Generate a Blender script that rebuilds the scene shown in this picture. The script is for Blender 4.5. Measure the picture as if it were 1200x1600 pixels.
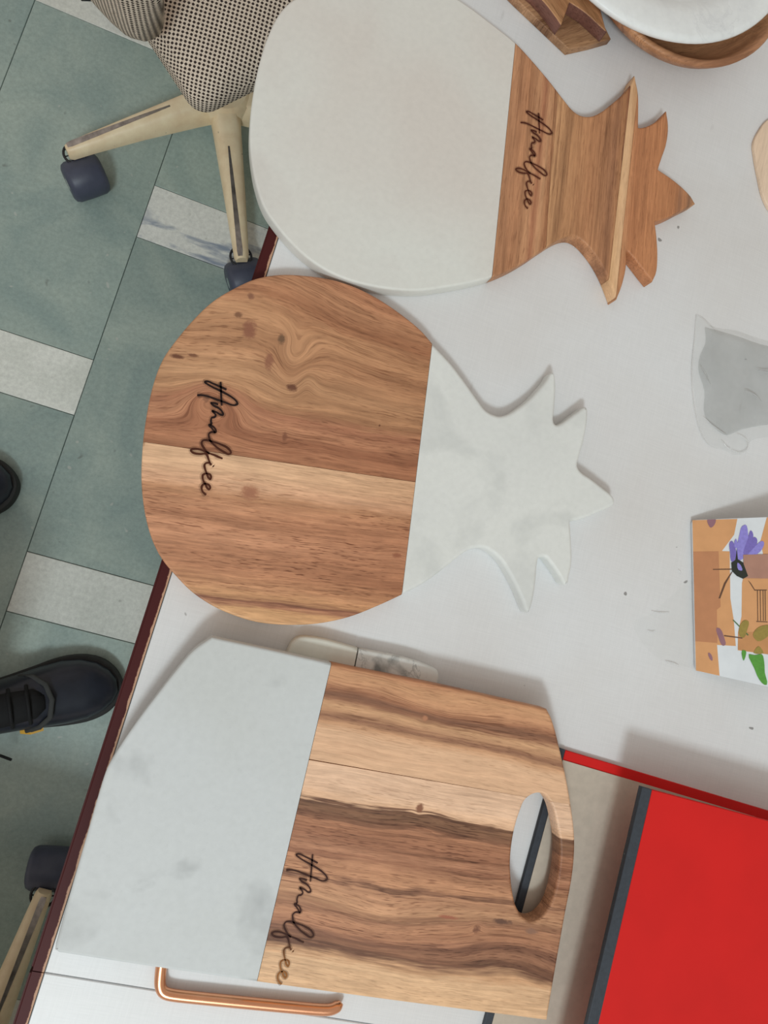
import bpy, bmesh, math, random
import numpy as np
from mathutils import Vector, Matrix
from mathutils.geometry import delaunay_2d_cdt

for o in list(bpy.data.objects):
    bpy.data.objects.remove(o, do_unlink=True)
scene = bpy.context.scene
C = scene.collection
random.seed(7)

# ------------------------------------------------------------------ camera
# pose recovered from the floor grid (0.305 m stone slabs): f = 1150 px on a 1200x1600 frame
F = 1150.0
NAD = (-280.7, 87.7)             # nadir relative to the image centre, px
YAW = -0.27882
HC = 1.39822                     # camera height above the floor
TZ = 0.74                        # table top height


def cam_rows():
    u = Vector((-NAD[0], NAD[1], F)).normalized()
    x = (Vector((1, 0, 0)) - u[0] * u).normalized()
    y = u.cross(x)
    c, s = math.cos(YAW), math.sin(YAW)
    return Matrix((c * x + s * y, -s * x + c * y, u))


RW = cam_rows()                  # world = RW @ camera vector


def P(px, py, z=TZ):
    """world point at height z that the photograph shows at pixel (px, py)"""
    d = RW @ Vector((px - 600, 800 - py, -F))
    k = (HC - z) / -d.z
    return Vector((d.x * k, d.y * k, z))


cd = bpy.data.cameras.new('camera')
cam = bpy.data.objects.new('camera', cd)
C.objects.link(cam)
cd.sensor_fit = 'VERTICAL'
cd.sensor_height = 36.0
cd.lens = F / 1600 * 36.0
cd.clip_start = 0.02
M4 = RW.to_4x4()
M4.translation = Vector((0, 0, HC))
cam.matrix_world = M4
scene.camera = cam

# ------------------------------------------------------------------ light
world = bpy.data.worlds.new('room_ambience')
scene.world = world
world.use_nodes = True
bg = world.node_tree.nodes['Background']
bg.inputs[0].default_value = (0.475, 0.426, 0.380, 1)
bg.inputs[1].default_value = 1.0

_d = P(600 - 39, 800 + 92) - P(600, 800)       # towards the window, on the table plane
_d.z = 0
_d.normalize()
EL = math.radians(50)
LD = Vector((_d.x * math.cos(EL), _d.y * math.cos(EL), math.sin(EL)))
ld = bpy.data.lights.new('window_daylight', 'AREA')
ld.shape = 'RECTANGLE'
ld.size = 0.62
ld.size_y = 0.5
ld.energy = 60
ld.color = (0.84, 0.96, 1.0)
lo = bpy.data.objects.new('window_daylight', ld)
C.objects.link(lo)
lo.location = Vector((0.25, 0.05, TZ)) + LD * 4.0
lo.rotation_euler = LD.to_track_quat('Z', 'Y').to_euler()

LD2 = Vector((LD.x * 0.9, LD.y * 0.9, LD.z * 1.15)).normalized()
lw = bpy.data.lights.new('soft_fill_wide', 'AREA')     # added wide fill, split off the key to soften its shadows
lw.shape = 'RECTANGLE'
lw.size = 2.6
lw.size_y = 2.0
lw.energy = 24
lw.color = (0.84, 0.96, 1.0)
lwo = bpy.data.objects.new('soft_fill_wide', lw)
C.objects.link(lwo)
lwo.location = Vector((0.25, 0.05, TZ)) + LD2 * 4.2
lwo.rotation_euler = LD2.to_track_quat('Z', 'Y').to_euler()

vs = scene.view_settings
vs.view_transform = 'Standard'
vs.look = 'None'
vs.exposure = 0.0
vs.gamma = 1.0
vs.use_curve_mapping = False


# ------------------------------------------------------------------ helpers
def lin(c):
    c = c / 255.0
    return c / 12.92 if c <= 0.04045 else ((c + 0.055) / 1.055) ** 2.4


def col(r, g, b, k=0.80):
    """base colour of a surface that the photograph shows as sRGB r,g,b in full light"""
    return (min(lin(r) / k, 0.93), min(lin(g) / k, 0.93), min(lin(b) / k, 0.93), 1)


def tag(o, label=None, cat=None, group=None, kind=None):
    if label: o['label'] = label
    if cat: o['category'] = cat
    if group: o['group'] = group
    if kind: o['kind'] = kind
    return o


def empty(name, loc=(0, 0, 0), rz=0.0, label=None, cat=None, group=None):
    o = bpy.data.objects.new(name, None)
    C.objects.link(o)
    o.location = loc
    o.rotation_euler = (0, 0, rz)
    o.empty_display_size = 0.05
    return tag(o, label, cat, group)


def obj(name, bm, mat, parent=None, smooth=False, local=False, recalc=True):
    """link bmesh as one mesh object; world coords unless local"""
    if recalc:
        bmesh.ops.recalc_face_normals(bm, faces=bm.faces)
    me = bpy.data.meshes.new(name)
    bm.to_mesh(me)
    bm.free()
    if smooth and smooth != 'keep':
        me.shade_smooth()
        if smooth != 'all':
            try:
                me.set_sharp_from_angle(angle=math.radians(smooth if smooth is not True else 40))
            except Exception:
                pass
    if mat: me.materials.append(mat)
    o = bpy.data.objects.new(name, me)
    C.objects.link(o)
    if parent:
        o.parent = parent
        if not local:
            o.matrix_parent_inverse = (Matrix.Translation(parent.location) @ parent.rotation_euler.to_matrix().to_4x4()).inverted() \
                if parent.parent is None else Matrix.Identity(4)
    return o


def copy_tree(o, parent=None):
    c = o.copy()
    C.objects.link(c)
    c.parent = parent
    for ch in [x for x in bpy.data.objects if x.parent == o]:
        copy_tree(ch, c)
    return c


def catmull(pts, n=6, closed=True):
    """smooth through points; a third element marks a corner"""
    m = len(pts)
    out = []
    rng = range(m) if closed else range(m - 1)
    g = lambda i: pts[i % m] if closed else pts[max(0, min(m - 1, i))]
    for i in rng:
        p1, p2 = g(i), g(i + 1)
        p0 = p1 if (len(p1) > 2) else g(i - 1)
        p3 = p2 if (len(p2) > 2) else g(i + 2)
        d = math.hypot(p2[0] - p1[0], p2[1] - p1[1])
        k = n
        for j in range(k):
            t = j / k
            q = []
            for a in (0, 1):
                # limit tangents by the local segment so uneven spacing stays tame
                d0 = math.hypot(p1[0] - p0[0], p1[1] - p0[1]) or d
                d3 = math.hypot(p3[0] - p2[0], p3[1] - p2[1]) or d
                m1 = ((p2[a] - p1[a]) if p0 is p1 else ((p1[a] - p0[a]) / d0 * d + (p2[a] - p1[a])) / 2)
                m2 = ((p2[a] - p1[a]) if p3 is p2 else ((p3[a] - p2[a]) / d3 * d + (p2[a] - p1[a])) / 2)
                h00 = 2 * t**3 - 3 * t**2 + 1; h10 = t**3 - 2 * t**2 + t
                h01 = -2 * t**3 + 3 * t**2; h11 = t**3 - t**2
                q.append(h00 * p1[a] + h10 * m1 + h01 * p2[a] + h11 * m2)
            out.append(tuple(q))
    if not closed:
        out.append(tuple(pts[-1][:2]))
    return out


def area2(pl):
    return sum(pl[i][0] * pl[(i + 1) % len(pl)][1] - pl[(i + 1) % len(pl)][0] * pl[i][1] for i in range(len(pl))) / 2


def vnormals(pl):
    q = np.array(pl, float)
    e1 = q - np.roll(q, 1, 0); e2 = np.roll(q, -1, 0) - q
    e1 /= np.maximum(np.linalg.norm(e1, axis=1, keepdims=True), 1e-12)
    e2 /= np.maximum(np.linalg.norm(e2, axis=1, keepdims=True), 1e-12)
    n1 = np.stack([-e1[:, 1], e1[:, 0]], 1); n2 = np.stack([-e2[:, 1], e2[:, 0]], 1)
    nn = n1 + n2
    nn /= np.maximum(np.linalg.norm(nn, axis=1, keepdims=True), 1e-9)
    k = np.minimum(1 / np.maximum((nn * n1).sum(1), 0.35), 1.6)
    return q, nn, k


def inset_limits(pl, dmax):
    """largest safe inset per vertex, so that narrow leaf tips do not fold over"""
    q, nn, k = vnormals(pl)
    n = len(q)
    a = q; b = np.roll(q, -1, 0); e = b - a
    lim = np.full(n, dmax)
    for i in range(n):
        d = nn[i]; w = a - q[i]
        den = d[0] * e[:, 1] - d[1] * e[:, 0]
        den = np.where(np.abs(den) < 1e-12, 1e-12, den)
        t = (w[:, 0] * e[:, 1] - w[:, 1] * e[:, 0]) / den
        u = (w[:, 0] * d[1] - w[:, 1] * d[0]) / den
        ok = (t > 1e-7) & (u >= 0) & (u <= 1)
        ok[i] = False; ok[i - 1] = False
        if ok.any(): lim[i] = min(dmax, 0.3 * t[ok].min())
    seg = np.linalg.norm(e, axis=1)
    for _ in range(3):                        # the limit may only grow slowly along the outline
        for i in range(n): lim[i] = min(lim[i], lim[i - 1] + 0.45 * seg[i - 1])
        for i in range(n - 1, -1, -1): lim[i] = min(lim[i], lim[(i + 1) % n] + 0.45 * seg[i])
    return lim


def inset(pl, d, lim=None, dmax=1.0):
    """move a ccw polygon inwards by d"""
    q, nn, k = vnormals(pl)
    dd = d * k if lim is None else np.minimum(d * k, lim * (d / dmax) * 1.0)
    return [tuple(x) for x in q + nn * dd[:, None]]


def pip(x, y, pl):
    c = False
    j = len(pl) - 1
    for i in range(len(pl)):
        xi, yi = pl[i]; xj, yj = pl[j]
        if (yi > y) != (yj > y) and x < (xj - xi) * (y - yi) / (yj - yi) + xi: c = not c
        j = i
    return c


def slab_bm(outline, z0, z1, r=0.0015, holes=(), seg=3, rb=None):
    """solid plate with rounded rims; outline/holes are world xy lists"""
    bm = bmesh.new()
    rb = r * 0.6 if rb is None else rb
    prof = []
    for i in range(seg + 1):
        a = math.pi / 2 * i / seg
        prof.append((rb * (1 - math.sin(a)), z0 + rb * (1 - math.cos(a))))
    for i in range(seg + 1):
        a = math.pi / 2 * i / seg
        prof.append((r * (1 - math.cos(a)), z1 - r * (1 - math.sin(a))))
    tops, bots = [], []
    for k, pl in enumerate([outline] + list(holes)):
        if (area2(pl) < 0) != (k > 0):
            pl = pl[::-1]
        rings = []
        dm = max(r, rb, 1e-6)
        lim = inset_limits(pl, dm) if k == 0 and len(pl) > 20 else None
        for d, z in prof:
            q = inset(pl, d, lim, dm) if d > 1e-7 else pl
            rings.append([bm.verts.new((x, y, z)) for x, y in q])
        n = len(pl)
        for a, b in zip(rings[:-1], rings[1:]):
            for i in range(n):
                j = (i + 1) % n
                f = bm.faces.new((a[i], a[j], b[j], b[i]))
                f.smooth = True
        tops.append(rings[-1]); bots.append(rings[0])
    for loops, up in ((tops, 1), (bots, -1)):
        vv = [v for lp in loops for v in lp]
        z = vv[0].co.z
        eds, base = [], 0
        for lp in loops:
            m = len(lp)
            eds += [(base + i, base + (i + 1) % m) for i in range(m)]
            base += m
        co2, _, tris, ov, _, _ = delaunay_2d_cdt([v.co.xy for v in vv], eds, [], 0, 1e-7)
        new = []
        for i, c2 in enumerate(co2):
            new.append(vv[ov[i][0]] if ov[i] else bm.verts.new((c2.x, c2.y, z)))
        polys = [[v.co.xy for v in lp] for lp in loops]
        for tr in tris:
            cx = sum(co2[i].x for i in tr) / 3; cy = sum(co2[i].y for i in tr) / 3
            ins = [pip(cx, cy, q) for q in polys]
            if not ins[0] or any(ins[1:]): continue
            vs3 = [new[i] for i in tr]
            if len(set(vs3)) < 3: continue
            if ((vs3[1].co - vs3[0].co).cross(vs3[2].co - vs3[0].co).z > 0) != (up > 0): vs3.reverse()
            try: bm.faces.new(vs3)
            except ValueError: pass
    return bm


def cut_bm(bm, planes):
    """copy of bm with everything on the positive side of each plane cut away and the cut closed"""
    nb = bm.copy()
    for co, no in planes:
        bmesh.ops.bisect_plane(nb, geom=nb.verts[:] + nb.edges[:] + nb.faces[:], plane_co=co, plane_no=no, clear_outer=True, dist=1e-7)
        es = [e for e in nb.edges if e.is_boundary]
        if es:
            bmesh.ops.triangle_fill(nb, use_beauty=True, edges=es, normal=no)
    return nb


def line_plane(pa, pb, keep, gap=0.00015):
    """vertical plane through two world points; the side holding `keep` stays"""
    a, b = Vector(pa), Vector(pb)
    t = (b - a); t.z = 0; t.normalize()
    n = Vector((-t.y, t.x, 0))
    if n.dot(Vector(keep) - a) > 0:
        n = -n
    return (a - n * gap, n)


def box_bm(bm, x0, x1, y0, y1, z0, z1, m=None):
    r = bmesh.ops.create_cube(bm, size=1.0)
    for v in r['verts']:
        v.co = Vector((x0 + (v.co.x + .5) * (x1 - x0), y0 + (v.co.y + .5) * (y1 - y0), z0 + (v.co.z + .5) * (z1 - z0)))
        if m is not None: v.co = m @ v.co
    return r['verts']


def bevel_all(bm, w, seg=2):
    bmesh.ops.bevel(bm, geom=bm.edges[:], offset=w, segments=seg, affect='EDGES', profile=0.5, clamp_overlap=True)


def lathe_bm(prof, n=64, cx=0, cy=0):
    bm = bmesh.new()
    rings = []
    for r, z in prof:
        if r < 1e-6:
            rings.append([bm.verts.new((cx, cy, z))])
        else:
            rings.append([bm.verts.new((cx + r * math.cos(2 * math.pi * i / n), cy + r * math.sin(2 * math.pi * i / n), z)) for i in range(n)])
    for a, b in zip(rings[:-1], rings[1:]):
        for i in range(n):
            j = (i + 1) % n
            if len(a) == 1 and len(b) == 1: continue
            if len(a) == 1: f = bm.faces.new((a[0], b[j], b[i]))
            elif len(b) == 1: f = bm.faces.new((a[i], a[j], b[0]))
            else: f = bm.faces.new((a[i], a[j], b[j], b[i]))
            f.smooth = True
    return bm


def loft_bm(rings, caps=True, bm=None):
    bm = bm or bmesh.new()
    vr = [[bm.verts.new(p) for p in r] for r in rings]
    n = len(rings[0])
    for a, b in zip(vr[:-1], vr[1:]):
        for i in range(n):
            j = (i + 1) % n
            f = bm.faces.new((a[i], a[j], b[j], b[i])); f.smooth = True
    if caps:
        bm.faces.new(vr[0][::-1]); bm.faces.new(vr[-1])
    return bm


def tube_bm(path, r, n=10, bm=None, flat=1.0):
    """tube along a list of points; r may be a list"""
    path = [Vector(p) for p in path]
    rings = []
    up = Vector((0, 0, 1))
    for i, p in enumerate(path):
        t = (path[min(i + 1, len(path) - 1)] - path[max(i - 1, 0)])
        if t.length < 1e-9: t = Vector((1, 0, 0))
        t.normalize()
        ref = up if abs(t.z) < 0.9 else Vector((1, 0, 0))
        s = t.cross(ref).normalized(); w = s.cross(t)
        rr = r[i] if isinstance(r, (list, tuple)) else r
        rings.append([p + s * rr * math.cos(2 * math.pi * k / n) + w * rr * flat * math.sin(2 * math.pi * k / n) for k in range(n)])
    return loft_bm(rings, True, bm)


def set_grain(o, p0, gu, gv):
    """store along-grain / across-grain coordinates (metres) on the mesh"""
    me = o.data
    at = me.attributes.new('grain', 'FLOAT_VECTOR', 'POINT')
    for i, v in enumerate(me.vertices):
        d = v.co - p0
        at.data[i].vector = (d.x * gu.x + d.y * gu.y, d.x * gv.x + d.y * gv.y, v.co.z)


# ------------------------------------------------------------------ materials
class NT:
    def __init__(s, name):
        s.m = bpy.data.materials.new(name)
        s.m.use_nodes = True
        s.t = s.m.node_tree
        s.t.nodes.clear()
        s.out = s.n('ShaderNodeOutputMaterial')
        s.b = s.n('ShaderNodeBsdfPrincipled')
        s.l(s.b.outputs[0], s.out.inputs[0])

    def n(s, typ, **kw):
        x = s.t.nodes.new(typ)
        for k, v in kw.items(): setattr(x, k, v)
        return x

    def l(s, a, b): s.t.links.new(a, b)

    def set(s, inp, v):
        if hasattr(v, 'is_output') or isinstance(v, bpy.types.NodeSocket): s.l(v, inp)
        else: inp.default_value = v

    def math(s, op, a, b=0.0, c=0.0, clamp=False):
        x = s.n('ShaderNodeMath', operation=op, use_clamp=clamp)
        s.set(x.inputs[0], a); s.set(x.inputs[1], b); s.set(x.inputs[2], c)
        return x.outputs[0]

    def vec(s, a, b, c):
        x = s.n('ShaderNodeCombineXYZ')
        s.set(x.inputs[0], a); s.set(x.inputs[1], b); s.set(x.inputs[2], c)
        return x.outputs[0]

    def noise(s, v, scale=1.0, detail=3.0, rough=0.55, dist=0.0):
        x = s.n('ShaderNodeTexNoise')
        if v is not None: s.set(x.inputs['Vector'], v)
        x.inputs['Scale'].default_value = scale
        x.inputs['Detail'].default_value = detail
        x.inputs['Roughness'].default_value = rough
        x.inputs['Distortion'].default_value = dist
        return x.outputs[0]

    def ramp(s, f, stops, interp='LINEAR'):
        x = s.n('ShaderNodeValToRGB')
        x.color_ramp.interpolation = interp
        e = x.color_ramp.elements
        while len(e) < len(stops): e.new(0.5)
        for i, (p, c) in enumerate(stops):
            e[i].position = p
            e[i].color = c if hasattr(c, '__len__') else (c, c, c, 1)
        s.set(x.inputs[0], f)
        return x.outputs[0]

    def mix(s, f, a, b, typ='MIX'):
        x = s.n('ShaderNodeMix', data_type='RGBA', blend_type=typ)
        s.set(x.inputs[0], f); s.set(x.inputs[6], a); s.set(x.inputs[7], b)
        return x.outputs[2]

    def map(s, f, a, b, c, d):
        x = s.n('ShaderNodeMapRange')
        s.set(x.inputs[0], f)
        for i, v in enumerate((a, b, c, d)): x.inputs[i + 1].default_value = v
        return x.outputs[0]

    def coord(s, which='Object'):
        return s.n('ShaderNodeTexCoord').outputs[which]

    def sep(s, v):
        x = s.n('ShaderNodeSeparateXYZ'); s.set(x.inputs[0], v)
        return x.outputs

    def bump(s, h, strength=0.1, dist=0.001):
        x = s.n('ShaderNodeBump')
        x.inputs['Strength'].default_value = strength
        x.inputs['Distance'].default_value = dist
        s.set(x.inputs['Height'], h)
        s.l(x.outputs[0], s.b.inputs['Normal'])

    def fin(s, color, rough=0.5, metal=0.0, spec=0.5, coat=0.0):
        s.set(s.b.inputs['Base Color'], color)
        s.set(s.b.inputs['Roughness'], rough)
        s.b.inputs['Metallic'].default_value = metal
        s.b.inputs['Specular IOR Level'].default_value = spec
        s.b.inputs['Coat Weight'].default_value = coat
        return s.m


def plain(name, c, rough=0.5, metal=0.0, spec=0.5, var=0.08, scale=60, coat=0.0, bump=0.0):
    t = NT(name)
    nz = t.noise(t.coord(), scale, 3)
    k = t.map(nz, 0.3, 0.7, 1 - var, 1 + var)
    cc = t.mix(1.0, c, t.vec(k, k, k), 'MULTIPLY')
    if bump: t.bump(nz, bump)
    return t.fin(cc, rough, metal, spec, coat)


def wood(name, bands, v0, v1, knots=(), warp=0.004, seed=0.0, streak=0.75, fiber=0.55, utone=None, rough=0.5, wf=(5, 14), pores=0.6, lines=0.5):
    """bands: (t, colour) across the plank from v0 to v1; knots: (u, v, su, sv, spread, ring, core, corecol)"""
    t = NT(name)
    a = t.n('ShaderNodeAttribute', attribute_name='grain').outputs['Vector']
    u, v, w = t.sep(a)
    us = t.math('ADD', u, seed)
    wn = t.noise(t.vec(t.math('MULTIPLY', us, wf[0]), t.math('MULTIPLY', v, wf[1]), t.math('MULTIPLY', w, 6)), 1, 2)
    ve = t.math('MULTIPLY_ADD', t.math('SUBTRACT', wn, 0.5), warp * 2, v)
    wn2 = t.noise(t.vec(t.math('MULTIPLY', us, wf[0] * 6), t.math('MULTIPLY', v, wf[1] * 5), 3.3), 1, 2)
    ve = t.math('MULTIPLY_ADD', t.math('SUBTRACT', wn2, 0.5), warp * 0.35, ve)
    cores = []
    for ku, kv, su, sv, spread, ring, core, cc in knots:
        du = t.math('DIVIDE', t.math('SUBTRACT', u, ku), su)
        dv = t.math('DIVIDE', t.math('SUBTRACT', v, kv), sv)
        r2 = t.math('ADD', t.math('MULTIPLY', du, du), t.math('MULTIPLY', dv, dv))
        e = t.math('EXPONENT', t.math('MULTIPLY', r2, -1.0))
        if spread:
            ve = t.math('SUBTRACT', ve, t.math('MULTIPLY', t.math('MULTIPLY', t.math('SUBTRACT', v, kv), e), spread))
        if ring:
            ve = t.math('MULTIPLY_ADD', e, ring, ve)
        if core:
            jit = t.math('MULTIPLY_ADD', t.math('SUBTRACT', t.noise(t.vec(t.math('MULTIPLY', u, 170), t.math('MULTIPLY', v, 210), 1.0), 1, 6, 0.8), 0.5), 3.2 * core, r2)
            f = t.map(jit, core * 1.25, core * 0.25, 0.0, 1.0)
            cores.append((f, cc))
    tt = t.math('DIVIDE', t.math('SUBTRACT', ve, v0), (v1 - v0))
    jag = t.noise(t.vec(t.math('MULTIPLY', us, 30), t.math('MULTIPLY', ve, 420), 0.7), 1, 2)
    tt = t.math('MULTIPLY_ADD', t.math('SUBTRACT', jag, 0.5), 0.075, tt)
    def calm(c_):                               # pale sapwood carries weaker streaks than dark heartwood
        lum = 0.3 * c_[0] + 0.55 * c_[1] + 0.15 * c_[2]
        q = min(1.0, max(0.0, (lum - 0.36) / 0.20))
        return (c_[0], c_[1], c_[2], 1 - 0.72 * q * q * (3 - 2 * q))
    rc = t.ramp(tt, [(p_, calm(c_)) for p_, c_ in bands])
    c = rc
    act = rc.node.outputs[1]
    if utone:                                   # slow tone change along the plank
        (ua, ka), (ub, kb) = utone
        k = t.n('ShaderNodeMapRange'); t.set(k.inputs[0], u)
        k.inputs[1].default_value = ua; k.inputs[2].default_value = ub
        k.inputs[3].default_value = 0; k.inputs[4].default_value = 1
        c = t.mix(1.0, c, t.mix(k.outputs[0], ka, kb), 'MULTIPLY')
    # broad streaks, growth lines, fine fibre, pores, figure
    M_ = lambda x, k: t.math('MULTIPLY', x, k)
    s1 = t.noise(t.vec(M_(us, 4.2), M_(ve, 105), M_(w, 60)), 1, 4, 0.65)
    k1 = t.map(s1, 0.32, 0.68, 1 - 0.40 * streak, 1 + 0.17 * streak)
    k1 = t.math('MULTIPLY_ADD', t.math('SUBTRACT', k1, 1.0), act, 1.0)
    c = t.mix(1.0, c, t.vec(k1, t.math('POWER', k1, 1.12), t.math('POWER', k1, 1.2)), 'MULTIPLY')
    fg = t.noise(t.vec(M_(us, 34), M_(ve, 75), 5.5), 1, 4, 0.65)
    kf = t.map(fg, 0.3, 0.7, 1 - 0.16 * fiber, 1 + 0.13 * fiber)
    c = t.mix(1.0, c, t.vec(kf, t.math('POWER', kf, 1.1), t.math('POWER', kf, 1.15)), 'MULTIPLY')
    ln = t.noise(t.vec(M_(us, 2.4), M_(ve, 150), 8.1), 1, 2)
    lf = M_(t.map(t.math('ABSOLUTE', t.math('SUBTRACT', ln, 0.5)), 0.0, 0.024, 1.0, 0.0), lines)
    lm = t.noise(t.vec(M_(us, 14), M_(ve, 34), 4.4), 1, 3)
    lf = t.math('MULTIPLY', t.math('MULTIPLY', lf, act), t.map(lm, 0.42, 0.62, 0.0, 1.0))
    c = t.mix(lf, c, t.mix(1.0, c, (0.42, 0.33, 0.28, 1), 'MULTIPLY'))
    s2 = t.noise(t.vec(M_(us, 30), M_(ve, 520), M_(w, 500)), 1, 3, 0.65)
    k2 = t.map(s2, 0.3, 0.7, 1 - 0.30 * fiber, 1 + 0.20 * fiber)
    c = t.mix(1.0, c, t.vec(k2, k2, k2), 'MULTIPLY')
    s3 = t.noise(t.vec(M_(us, 90), M_(ve, 1150), M_(w, 800)), 1, 1)
    pm = t.noise(t.vec(M_(us, 9), M_(ve, 60), 2.0), 1, 3)
    pf = t.math('MULTIPLY', t.map(s3, 0.56, 0.68, 0.0, 1.0), t.math('MULTIPLY', t.map(pm, 0.38, 0.60, 0.15, pores), t.math('MULTIPLY_ADD', act, 0.7, 0.3)))
    c = t.mix(pf, c, t.mix(1.0, c, (0.40, 0.31, 0.27, 1), 'MULTIPLY'))
    for f, cc in cores:
        c = t.mix(t.math('MULTIPLY', f, 0.92), c, cc)
    t.bump(t.math('ADD', s2, t.math('MULTIPLY', pf, -1.0)), 0.06, 0.0006)
    return t.fin(c, rough, 0, 0.35)


def marble(name, base, vein, seed=(0, 0, 0), amount=0.5, scale=9, blot=None, veins=0.0, rough=0.48, speck=0.0, thresh=(0.52, 0.75)):
    t = NT(name)
    co = t.coord()
    mp = t.n('ShaderNodeVectorMath', operation='ADD'); t.l(co, mp.inputs[0]); mp.inputs[1].default_value = seed
    co = mp.outputs[0]
    n1 = t.noise(co, scale, 4, 0.5, 0.4)
    c = t.mix(t.math('MULTIPLY', t.map(n1, thresh[0], thresh[1], 0, 1), amount), base, vein)
    n2 = t.noise(co, scale * 0.45, 2)
    if blot: c = t.mix(t.map(n2, 0.45, 0.72, 0, 0.7), c, blot)
    if veins:
        n3 = t.noise(co, scale * 1.6, 5, 0.6, 1.6)
        vf = t.map(t.math('ABSOLUTE', t.math('SUBTRACT', n3, 0.5)), 0.0, 0.035, 1, 0)
        vm = t.map(t.noise(co, scale * 0.8, 2), 0.48, 0.62, 0, 1)
        c = t.mix(t.math('MULTIPLY', t.math('MULTIPLY', vf, vm), veins), c, vein)
    if speck:
        n4 = t.noise(co, scale * 22, 2)
        c = t.mix(t.math('MULTIPLY', t.map(n4, 0.62, 0.72, 0, 1), speck), c, vein)
    fine = t.noise(co, 180, 3)
    k = t.map(fine, 0.3, 0.7, 0.975, 1.025)
    c = t.mix(1.0, c, t.vec(k, k, k), 'MULTIPLY')
    t.b.inputs['Subsurface Weight'].default_value = 0.06
    t.b.inputs['Subsurface Radius'].default_value = (0.006, 0.006, 0.005)
    return t.fin(c, rough, 0, 0.22)


# ------------------------------------------------------------------ floor
GREEN = None


def floor_mat(name, a, b, vein=None):
    t = NT(name)
    info = t.n('ShaderNodeObjectInfo')
    co = t.coord('Object')
    off = t.n('ShaderNodeVectorMath', operation='ADD'); t.l(co, off.inputs[0])
    rnd = t.math('MULTIPLY', info.outputs['Random'], 37.0)
    t.l(t.vec(rnd, rnd, 0.0), off.inputs[1])
    co = off.outputs[0]
    n1 = t.noise(co, 7, 4, 0.6, 0.6)
    c = t.mix(t.map(n1, 0.35, 0.68, 0, 1), a, b)
    n2 = t.noise(co, 130, 3, 0.7)
    k = t.map(n2, 0.3, 0.7, 0.88, 1.12)
    c = t.mix(1.0, c, t.vec(k, k, k), 'MULTIPLY')
    sp = t.noise(co, 55, 1)
    c = t.mix(t.map(sp, 0.74, 0.78, 0, 0.55), c, (0.55, 0.56, 0.52, 1))
    sp2 = t.noise(co, 38, 2)
    c = t.mix(t.map(sp2, 0.70, 0.78, 0, 0.5), c, (0.10, 0.09, 0.08, 1))
    if vein:
        st = t.n('ShaderNodeMapping'); t.l(co, st.inputs[0]); st.inputs['Scale'].default_value = (5, 17, 1); st.inputs['Rotation'].default_value = (0, 0, 0.35)
        n3 = t.noise(st.outputs[0], 1, 4, 0.6, 1.2)
        c = t.mix(t.map(n3, 0.53, 0.66, 0, 0.9), c, vein)
    k3 = t.map(info.outputs['Random'], 0, 1, 0.92, 1.08)
    c = t.mix(1.0, c, t.vec(k3, k3, k3), 'MULTIPLY')
    rr = t.map(n1, 0.3, 0.7, 0.30, 0.48)
    return t.fin(c, rr, 0, 0.45)


m_green = floor_mat('green_stone', col(130, 147, 143), col(152, 165, 157))
m_white = floor_mat('white_stone', col(202, 204, 198), col(186, 189, 182))
m_vein = floor_mat('veined_white_stone', col(206, 207, 202), col(194, 196, 192), vein=col(118, 130, 148))
m_grout = plain('grout', col(62, 70, 68), 0.9, var=0.2)

bm = bmesh.new()
box_bm(bm, -3.2, 3.2, -3.0, 3.6, -0.06, -0.0035)
floor = tag(obj('floor', bm, m_grout), 'grey-green stone floor inlaid with short white marble bars', kind='structure')


def tile_mesh(w, h, name, mat):
    bm = bmesh.new()
    box_bm(bm, 0, w, -h, 0, -0.02, 0)
    es = [e for e in bm.edges if all(abs(v.co.z) < 1e-6 for v in e.verts)]
    bmesh.ops.bevel(bm, geom=es, offset=0.0008, segments=1, affect='EDGES')
    bmesh.ops.recalc_face_normals(bm, faces=bm.faces)
    me = bpy.data.meshes.new(name); bm.to_mesh(me); bm.free(); me.materials.append(mat)
    return me


CW, TL, SL, G = 0.300, 0.6097, 0.10745, 0.0011
gm = tile_mesh(CW - G, TL - G, 'floor_slab', m_green)
wm = tile_mesh(CW - G, SL - G, 'floor_bar', m_white)
vm_ = tile_mesh(CW - G, SL - G, 'floor_bar_veined', m_vein)
PER = TL + SL
for ci in range(-6, 8):
    x = -0.598 + ci * CW
    top = 0.66235 - (0.35564 if ci % 2 == 0 else 0.0)
    for k in range(-3, 4):
        yt = top + k * PER
        if yt < -2.6 or yt > 2.9: continue
        me = vm_ if (ci == 1 and k == 0) else wm
        for me_, nm, y in ((me, 'white_bar', yt), (gm, 'stone_slab', yt - SL)):
            o = bpy.data.objects.new(nm, me_)
            C.objects.link(o)
            o.location = (x + G / 2, y - G / 2, 0)
            o.parent = floor

bm = bmesh.new()
box_bm(bm, 3.05, 3.2, -3.0, 3.6, -0.0035, 2.8)
tag(obj('wall_right', bm, plain('painted_plaster', col(196, 190, 178), 0.9)), 'plain pale plaster wall of the room', kind='structure')

# ------------------------------------------------------------------ tables
XE = -0.0362
YS = -0.3410


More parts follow.
